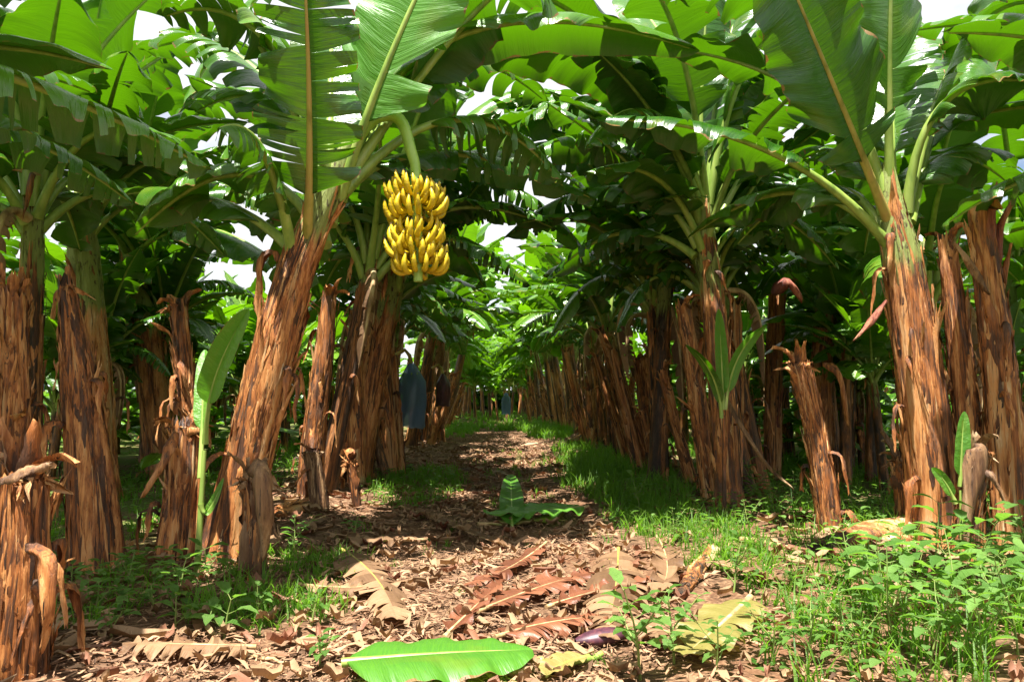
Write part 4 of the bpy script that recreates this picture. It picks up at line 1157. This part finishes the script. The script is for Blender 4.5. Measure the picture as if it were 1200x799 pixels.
def log_(pts, rads, label, seed, mat):
    rnd = random.Random(seed)
    P = [gpt(p[0], p[1]) + Vector((0, 0, r * 0.7)) for p, r in zip(pts, rads)]
    b = P[0].copy(); P = [q - b for q in P]
    mb = MB()
    d = (P[-1] - P[0]).normalized()
    rows = []
    n = 24
    for i in range(n + 1):
        u = i / n
        x = u * (len(P) - 1); k = min(int(x), len(P) - 2)
        c = P[k].lerp(P[k + 1], x - k); r = rads[k] * (1 - (x - k)) + rads[k + 1] * (x - k)
        t = (P[k + 1] - P[k]).normalized(); a = t.cross(Vector((0, 0, 1))).normalized(); bb_ = a.cross(t)
        rows.append([c + (a * math.cos(j / 20 * 2 * PI) * 1.15 + bb_ * math.sin(j / 20 * 2 * PI) * 0.75) * r * (1 + 0.35 * noise.noise(Vector((math.cos(j / 20 * 6.283) * 2, math.sin(j / 20 * 6.283) * 2, u * 2 + seed)))) + t * rnd.uniform(-0.03, 0.03) * (1 if i in (0, n) else 0) for j in range(20)])
    mb.grid(rows, None, 0, close=True)
    mb.poly(rows[-1]); mb.poly(list(reversed(rows[0])))
    for k in range(9):
        u0 = rnd.uniform(0.05, 0.6); a = rnd.uniform(-0.8, 0.8)
        c = P[0].lerp(P[-1], u0); r = rads[0]
        o_ = Vector((0, 0, 1)) + d.cross(Vector((0, 0, 1))) * a
        o_.normalize()
        flap(mb, [c + o_ * (r * 0.9 + 0.01 + 0.03 * (i / 7) ** 2) + d * (0.05 * i) for i in range(8)], rnd.uniform(0.05, 0.1), rnd, [o_] * 8, curl=0.4)
    o = link('fallen_log', mb.mesh('fallen_log', [mat]), None, b)
    tag(o, label, 'fallen trunk', 'rotting banana trunks on the ground')
log_([(960, 665), (1030, 645), (1085, 625)], [0.06, 0.10, 0.10], 'fibrous reddish fallen trunk left of the large right trunk', 1, M['bark_row'])
log_([(670, 525), (690, 515), (705, 508)], [0.10, 0.13, 0.12], 'short brown fallen trunk at the foot of far right row', 2, M['sheath'])
log_([(795, 705), (815, 680), (838, 655)], [0.03, 0.045, 0.04], 'shredded red-brown trunk piece in the litter right of centre', 3, M['bark_row'])
log_([(60, 690), (110, 668), (150, 660)], [0.04, 0.05, 0.05], 'tan sheath roll lying against the tall tan stump', 4, M['sheath'])
log_([(1000, 640), (1040, 650), (1070, 655)], [0.05, 0.06, 0.05], 'dark frayed trunk piece under the fibrous reddish one', 5, M['sheath'])
log_([(300, 625), (340, 612), (375, 600)], [0.05, 0.06, 0.05], 'brown sheath roll between the leaning trunk and the dark stump', 6, M['sheath'])

#GROUND
mb = MB()
xs = [-160, -90, -50, -30, -22, -16, -12] + [-9 + i * 0.15 for i in range(121)] + [12, 16, 22, 30, 50, 90, 160]
ys = [-60, -25, -10, -4] + [-1 + i * 0.15 for i in range(135)] + [20 + i * 0.8 for i in range(60)] + [70, 80, 100, 140, 220, 400]
mb.grid([[Vector((x, y, gz(x, y))) for x in xs] for y in ys], None, 0, flip=True)
g = link('ground', mb.mesh('ground', [M['ground']]))
tag(g, None, None, None, 'structure')

# leaf litter: too many scraps to count
def frnd(r):
    return r.random()
mb = MB()
rl = random.Random(21)
n_done = 0
def chip(mb, p, L, Wd, a, rl):
    d = Vector((math.cos(a), math.sin(a), rl.uniform(-0.25, 0.25))); s = Vector((-math.sin(a), math.cos(a), rl.uniform(-0.4, 0.4)))
    c = rl.uniform(-0.5, 0.6) * L
    up = Vector((0, 0, 1))
    rows = []
    for i in range(3):
        u = i / 2 - 0.5
        q = p + d * (L * u) + up * (c * (0.25 - u * u) + 0.01)
        w = Wd * (0.35, 1.0, 0.3)[i] * rl.uniform(0.7, 1.2)
        k = rl.uniform(-0.3, 0.3) * Wd
        rows.append([q + s * w * 0.5 + up * k, q - s * w * 0.5])
    mb.grid(rows, [[(0.1 * i, 0.1), (0.1 * i, 0.3)] for i in range(3)])
N = 76000
while n_done < N:
    y = 2.0 + (rl.random() ** 1.9) * 22
    x = rl.gauss(-0.15, 1.35) if rl.random() < 0.8 else rl.uniform(-6, 6)
    if abs(x) > 0.8 * y + 1.2:
        continue
    # thinner where the grass grows
    if x > 1.0 and y < 12 and rl.random() < 0.5:
        continue
    L = rl.choice((0.025, 0.035, 0.05, 0.075)) * rl.uniform(0.7, 1.4) * (1 + y * 0.05)
    if rl.random() < 0.012: L *= 2.6
    if noise.noise(Vector((x * 1.6, y * 1.1, 40))) > 0.12 and rl.random() < 0.75: n_done += 1; continue
    chip(mb, Vector((x, y, gz(x, y) + rl.uniform(0.0, 0.03))), L, L * rl.uniform(0.05, 0.24), rl.uniform(0, PI), rl)
    n_done += 1
o = link('leaf_litter', mb.mesh('leaf_litter', [M['chips']], smooth=False))
tag(o, 'dry shredded banana leaf litter covering the path', 'leaf litter', None, 'stuff')

# larger torn dry scraps
mb = MB(); n = 0
while n < 2300:
    y = 2.3 + (rl.random() ** 1.6) * 14; x = rl.gauss(-0.1, 1.1)
    base_ = n > 1500
    if base_: x = rl.choice((rl.gauss(-2.1, 0.45), rl.gauss(2.7, 0.5)))
    elif x > 1.3 and y > 4: continue
    L = rl.uniform(0.05, 0.15) * (1.7 if base_ else 1); a = rl.uniform(0, 2 * PI)
    d = Vector((math.cos(a), math.sin(a), 0)); s = Vector((-math.sin(a), math.cos(a), 0))
    W_ = L * rl.uniform(0.12, 0.32); c1 = rl.uniform(-1, 1); c2 = rl.uniform(-1, 1)
    rows = []; uvs = []
    for i in range(5):
        u = i / 4
        row = []
        for j in range(4):
            v = j / 3 - 0.5
            w = W_ * (0.35 + math.sin(PI * min(1, u * 0.9 + 0.08)))
            px_ = Vector((x, y, 0)) + d * L * (u - 0.5) + s * w * v + d * rl.uniform(-0.015, 0.015)
            zz = gz(px_.x, px_.y) + 0.018 + 0.05 * abs(c1) * math.sin(u * 3 + c2 * 2) ** 2 + 0.045 * (abs(v) * 2) ** 1.5 * abs(c2)
            row.append(Vector((px_.x, px_.y, zz)))
        rows.append(row); uvs.append([(u * L, j * 0.1) for j in range(4)])
    mb.grid(rows, uvs, 1 if rl.random() < 0.22 else 0, flip=False); n += 1
o = link('dry_leaf_scraps', mb.mesh('dry_leaf_scraps', [M['leaf_dry'], M['leaf_rust']]))
tag(o, 'larger torn pieces of dead banana leaf strewn over the path', 'leaf litter', None, 'stuff')

# grass
def tuft(mb, x, y, h, n, r):
    for _ in range(n):
        a = r.uniform(0, 2 * PI); d = Vector((math.cos(a), math.sin(a), 0)); s = Vector((-math.sin(a), math.cos(a), 0))
        b = Vector((x + r.gauss(0, 0.03), y + r.gauss(0, 0.03), 0)); b.z = gz(b.x, b.y) - 0.01
        H = h * r.uniform(0.5, 1.2); lean = r.uniform(0.15, 0.9) * H; w = r.uniform(0.003, 0.0065) * (1 + y * 0.06)
        rows = []
        for i in range(4):
            u = i / 3
            q = b + d * lean * u * u + Vector((0, 0, H * (u - 0.35 * u * u * (lean / H))))
            ww = w * (1 - u * 0.85)
            rows.append([q + s * ww, q - s * ww])
        mb.grid(rows, [[(0.1 * i, 0.2), (0.1 * i, 0.3)] for i in range(4)])
mb = MB(); rg = random.Random(31)
patches = [ # x, y, rx, ry, tufts, height
    (1.55, 6.4, 0.42, 1.7, 190, 0.18), (1.7, 9.5, 0.6, 2.0, 330, 0.24), (1.75, 13, 0.5, 2.5, 220, 0.25), (1.75, 24, 0.7, 4, 260, 0.32), (0.9, 30, 1.6, 4, 200, 0.28),
    (1.75, 4.1, 0.3, 0.7, 40, 0.16), (1.75, 3.1, 0.6, 0.4, 40, 0.26), (2.6, 3.7, 0.7, 0.6, 25, 0.22), (-0.9, 9.4, 0.5, 1.6, 220, 0.16), (-1.25, 25, 0.7, 5, 200, 0.26), (-1.15, 4.6, 0.35, 0.5, 80, 0.13), (-1.15, 3.8, 0.3, 0.25, 70, 0.15),
    (-2.1, 3.9, 0.4, 0.5, 60, 0.12), (-3.9, 7.5, 1.2, 3, 260, 0.18), (-4.2, 14, 1.4, 4, 200, 0.25), (4.9, 9.5, 1.2, 3, 260, 0.2), (4.6, 15, 1.4, 4, 160, 0.25), (0.4, 12, 0.9, 4, 60, 0.12), (0.1, 45, 2.0, 8, 160, 0.4), (3.0, 6.2, 0.6, 0.9, 60, 0.2), (0.1, 5.2, 1.2, 2.5, 30, 0.09), (2.0, 4.9, 0.6, 0.7, 60, 0.15)]
for (x, y, rx, ry, n, h) in patches:
    for _ in range(n):
        a = rg.uniform(0, 2 * PI); q = math.sqrt(rg.random()) * (1 + 0.3 * rg.random())
        tuft(mb, x + math.cos(a) * q * rx, y + math.sin(a) * q * ry, h * rg.uniform(0.6, 1.3), rg.randrange(8, 15), rg)
o = link('grass', mb.mesh('grass', [M['grass']]))
tag(o, 'long fine green grass growing along both edges of the path', 'grass', None, 'stuff')

# weeds
def ovate(mb, base, d, up, L, Wd, r, mi=0, droop=0.5, notch=0.12):
    n = 6
    s = d.cross(up).normalized(); rows = []; q = base.copy(); dd = d.copy()
    for i in range(n + 1):
        u = i / n
        w = Wd * math.sin(PI * min(1.0, u ** 0.75)) ** 0.9 * (1 + (notch if i % 2 else -notch)) + 0.001
        rows.append([q - s * w * 0.5 + up * w * 0.18, q, q + s * w * 0.5 + up * w * 0.18])
        dd = (dd + Vector((0, 0, -droop / n))).normalized()
        q = q + dd * L / n
    mb.grid(rows, [[(u * 0.1, 0.1), (u * 0.1, 0.2), (u * 0.1, 0.3)] for u in range(n + 1)], mi)
def weed_mesh(seed, h, nleaf, size, name='weed'):
    r = random.Random(seed); st = MB(); lf = MB()
    def branch(b, d, H, n, sz, rad):
        pts = []; q = b.copy(); dd = d.copy()
        for i in range(7):
            pts.append(q.copy()); dd = (dd + Vector((r.gauss(0, 0.08), r.gauss(0, 0.08), 0.05))).normalized(); q = q + dd * H / 6
        st.tube(pts, [rad * (1 - 0.1 * i) for i in range(7)], 5)
        for k in range(n):
            u = 0.2 + 0.8 * (k + 1) / n
            x = min(5.99, u * 6); p = pts[int(x)].lerp(pts[min(6, int(x) + 1)], x - int(x))
            a = k * 2.4 + r.uniform(-0.3, 0.3)
            for sg in (0, PI):
                o_ = Vector((math.cos(a + sg), math.sin(a + sg), r.uniform(0.15, 0.7))).normalized()
                L = sz * r.uniform(0.7, 1.25) * (1.1 - 0.45 * u)
                st.tube([p, p + o_ * L * 0.3], [0.002, 0.0012], 4, cap=False)
                ovate(lf, p + o_ * L * 0.28, o_, Vector((0, 0, 1)), L, L * 0.5, r, droop=r.uniform(0.2, 1.1))
        return pts
    p = branch(Vector((0, 0, 0)), Vector((0, 0, 1)), h, nleaf, size, 0.006)
    for k in range(max(1, nleaf // 2)):
        a = r.uniform(0, 6.28); b = p[r.randrange(1, 4)]
        branch(b, Vector((math.cos(a), math.sin(a), 1.0)).normalized(), h * r.uniform(0.4, 0.7), max(3, nleaf - 2), size * 0.85, 0.004)
    return st.mesh('stem', [M['wstem']]), lf.mesh('foliage', [M['weed']])
wm = [weed_mesh(1, 0.46, 5, 0.19), weed_mesh(2, 0.36, 5, 0.12), weed_mesh(3, 0.26, 5, 0.08), weed_mesh(4, 0.16, 3, 0.075), weed_mesh(5, 0.52, 5, 0.18), weed_mesh(6, 0.17, 2, 0.17)]
def weed(px, py, i, s, label, group, Y=None):
    b = gpt(px, py)
    root = link('weed', None, None, b)
    root.rotation_euler = (RND.uniform(-0.15, 0.15), RND.uniform(-0.15, 0.15), RND.uniform(0, 6.28)); root.scale = (s, s, s)
    child('stem', wm[i][0], root); child('foliage', wm[i][1], root)
    tag(root, label, 'weed', group)
G1 = 'leafy weeds in the lower right corner'
k = 0
spots = [(1090, 790), (1150, 800), (1195, 790), (1050, 770), (1010, 790), (1120, 750), (1170, 750), (1215, 745), (1075, 730), (1030, 735), (1140, 715), (1190, 705), (985, 760), (1100, 700), (1060, 695), (1010, 705), (1175, 680), (1140, 680), (960, 735), (945, 790), (905, 780), (1230, 700), (930, 700), (985, 700), (1210, 668), (1110, 672)]
for (px, py) in sorted(spots, key=lambda t: (-t[1], t[0])):
    s = RND.uniform(0.75, 1.05)
    ii = RND.choice((0, 1, 4, 0, 2)) if px > 1010 else RND.choice((2, 3, 1))
    weed(px, py, ii, s, 'pale leafy weed in the lower right patch, %s from front to back' % ORD[k], G1); k += 1
G2 = 'small weeds at lower left'
lw = [(212, 700, 'large-leaved seedling in front of the squat grey stump'), (238, 690, 'seedling just right of the large-leaved one'), (205, 748, 'low seedling below the large-leaved one'), (262, 752, 'bushy weed nearest the chips'), (110, 735, 'bushy weed between the left stumps'), (85, 700, 'weed behind the broad frayed stump'), (130, 762, 'weed at lower left beside the chips'), (150, 700, 'weed at the foot of the tall tan stump'), (300, 735, 'weed left of the small grass tuft'), (365, 735, 'weed right of the small grass tuft'), (345, 665, 'weed in front of the leaning trunk'), (375, 780, 'weed beside the large fresh green leaf'), (180, 735, 'weed under the seedlings'), (415, 640, 'weed at the left edge of the path')]
for q_, (px, py, w) in enumerate(lw):
    weed(px, py, 5 if q_ < 4 else RND.choice((2, 3, 3)), RND.uniform(0.8, 1.15), 'bright green ' + w, G2)
G3 = 'low weeds along the right side'
rw = [(905, 610, 'leafy weed behind the grey stalk'), (925, 595, 'leafy weed left of the leaning grey stump'), (890, 590, 'leafy weed at the foot of the right plant'), (1000, 600, 'weed right of the leaning grey stump'), (1035, 590, 'weed between the leaning stump and large trunk'), (1050, 620, 'weed beside the low dried stub'), (880, 640, 'weed near the grey stalk'), (750, 600, 'weed in the right grass strip, farther one'), (790, 640, 'weed in the right grass strip, nearer one'), (720, 620, 'weed at the path edge of the right grass strip'), (860, 700, 'weed right of the shredded trunk piece'), (790, 775, 'weed beside the curled rib leaf'), (750, 790, 'weed at the bottom edge near the yellow stub'), (840, 790, 'weed at the bottom edge below the yellow dead leaf'), (570, 565, 'little seedling in the middle of the path')]
for px, py, w in rw:
    weed(px, py, RND.choice((1, 2, 3, 2)), RND.uniform(0.8, 1.15), 'green ' + w, G3)
# low broad-leaved ground cover between the rows
mb = MB(); rc = random.Random(41)
cov = [(-4.0, 8, 1.4, 4, 1500), (4.9, 9, 1.5, 4, 1700), (2.9, 7.0, 0.7, 1.6, 700), (1.7, 7, 0.5, 3, 300), (-4.3, 16, 1.5, 5, 700), (4.8, 17, 1.5, 5, 700), (2.3, 4.0, 0.8, 0.7, 160), (-2.0, 4.0, 0.5, 0.5, 350), (0.2, 52, 2.5, 6, 900), (-9, 14, 2, 6, 500), (9.5, 14, 2, 6, 500), (-0.9, 9, 0.5, 2, 200), (1.5, 3.1, 0.4, 0.4, 90), (-1.3, 30, 0.6, 8, 300), (1.9, 32, 0.7, 8, 400)]
for (x, y, rx, ry, n) in cov:
    for _ in range(n):
        a = rc.uniform(0, 6.28); q = math.sqrt(rc.random()) * (1 + 0.25 * rc.random())
        X = x + math.cos(a) * q * rx; Yy = y + math.sin(a) * q * ry
        h = rc.uniform(0.01, 0.16) * (1 if Yy < 20 else 2.2); a = rc.uniform(0, 6.28)
        L = rc.uniform(0.03, 0.075) * (1 + Yy * 0.04)
        ovate(mb, Vector((X, Yy, gz(X, Yy) + h)), Vector((math.cos(a), math.sin(a), rc.uniform(-0.1, 0.6))).normalized(), Vector((0, 0, 1)), L, L * 0.55, rc, notch=0)
o = link('ground_cover', mb.mesh('ground_cover', [M['weed']]))
tag(o, 'low broad-leaved ground cover growing between the rows', 'ground cover', None, 'stuff')

#LIGHT
SUN_EL, SUN_AZ = 72.0, 200.0      # azimuth of the sun, clockwise from +Y
sd = Vector((math.sin(R(SUN_AZ)) * math.cos(R(SUN_EL)), math.cos(R(SUN_AZ)) * math.cos(R(SUN_EL)), math.sin(R(SUN_EL))))
ld = bpy.data.lights.new('sun', 'SUN'); ld.energy = 5.0; ld.angle = R(0.5); ld.color = (1.0, 0.955, 0.88)
lo = link('sun', ld); lo.rotation_euler = sd.to_track_quat('Z', 'Y').to_euler(); lo.location = (0, 0, 30)
w = bpy.data.worlds.new('World'); scene.world = w; w.use_nodes = True
nt = w.node_tree
for n in list(nt.nodes): nt.nodes.remove(n)
out = nt.nodes.new('ShaderNodeOutputWorld')
sky = nd(nt, 'ShaderNodeTexSky', sky_type='NISHITA', sun_disc=False)
sky.sun_elevation = R(SUN_EL); sky.sun_rotation = R(SUN_AZ)
tc = nd(nt, 'ShaderNodeTexCoord')
nz = noise_t(nt, mapped(nt, tc.outputs['Generated'], (2.5, 2.5, 5)), 1.0, 5, 0.6)
cm = ramp(nt, nz, [(0.28, (0, 0, 0)), (0.44, (1, 1, 1))])
cc = mixc(nt, cm, sky.outputs[0], (6.5, 6.6, 6.8))
bg = nd(nt, 'ShaderNodeBackground', {'Color': cc, 'Strength': 0.05})
nt.links.new(bg.outputs[0], out.inputs[0])

vs = scene.view_settings
scene.display_settings.display_device = 'sRGB'
vs.view_transform = 'Standard'; vs.look = 'None'; vs.exposure = 1.8; vs.gamma = 1; vs.use_curve_mapping = False
scene.render.engine = 'CYCLES'
c = scene.cycles
c.max_bounces = 7; c.diffuse_bounces = 4; c.glossy_bounces = 3; c.transmission_bounces = 5; c.transparent_max_bounces = 6
c.use_denoising = True
c.sample_clamp_indirect = 6
c.caustics_reflective = False; c.caustics_refractive = False
# far-off plantation seen beyond the last rows: one mass
mb = MB(); rm = random.Random(77)
for k in range(2600):
    side_ = rm.random()
    if side_ < 0.28: x = rm.uniform(-7, 7); y = rm.uniform(56, 64)
    elif side_ < 0.6: x = rm.uniform(-60, 60); y = rm.uniform(64, 74)
    else: x = rm.choice((-1, 1)) * rm.uniform(29, 37); y = rm.uniform(10, 66)
    z = rm.choice((rm.uniform(0.2, 1.6), rm.uniform(0.3, 4.6))); a = rm.uniform(0, 6.28); L = rm.uniform(2, 3.2)
    h = Vector((math.cos(a), math.sin(a), 0)); b0 = Vector((x, y, z))
    leaf_shape(mb, None, [b0, b0 + h * L * 0.5 + Vector((0, 0, 0.6)), b0 + h * L + Vector((0, 0, -0.6))], 0.42, rm, petiole=0.02, tears=3, nl=7, nv=2, droop=70, grav=0.7)
for k in range(900):
    sx_ = rm.choice((-1, 1)); y = rm.uniform(15, 40); x = sx_ * rm.uniform(9, 0.62 * y + 9)
    z = rm.uniform(0.05, 0.9); a = rm.uniform(0, 6.28); L = rm.uniform(0.7, 1.6)
    h = Vector((math.cos(a), math.sin(a), 0)); b0 = Vector((x, y, z))
    leaf_shape(mb, None, [b0, b0 + h * L * 0.4 + Vector((0, 0, 0.6)), b0 + h * L + Vector((0, 0, 0.25))], 0.24, rm, petiole=0.02, tears=2, nl=6, nv=2, droop=60, grav=0.6)
for k in range(700):
    sx_ = rm.choice((-1, 1)); y = rm.uniform(10.5, 26); x = sx_ * rm.uniform(4.4, 9.5)
    z = rm.uniform(0.05, 1.3); a = rm.uniform(0, 6.28); L = rm.uniform(0.6, 1.5)
    h = Vector((math.cos(a), math.sin(a), 0)); b0 = Vector((x, y, z))
    leaf_shape(mb, None, [b0, b0 + h * L * 0.4 + Vector((0, 0, 0.5)), b0 + h * L + Vector((0, 0, 0.1))], 0.2, rm, petiole=0.02, tears=2, nl=8, nv=3, droop=60, grav=0.6)
o = link('distant_plantation_foliage', mb.mesh('distant_plantation_foliage', [M['leaf_far']]))
tag(o, 'far-off banana foliage closing the view beyond the last rows', 'plantation', None, 'stuff')
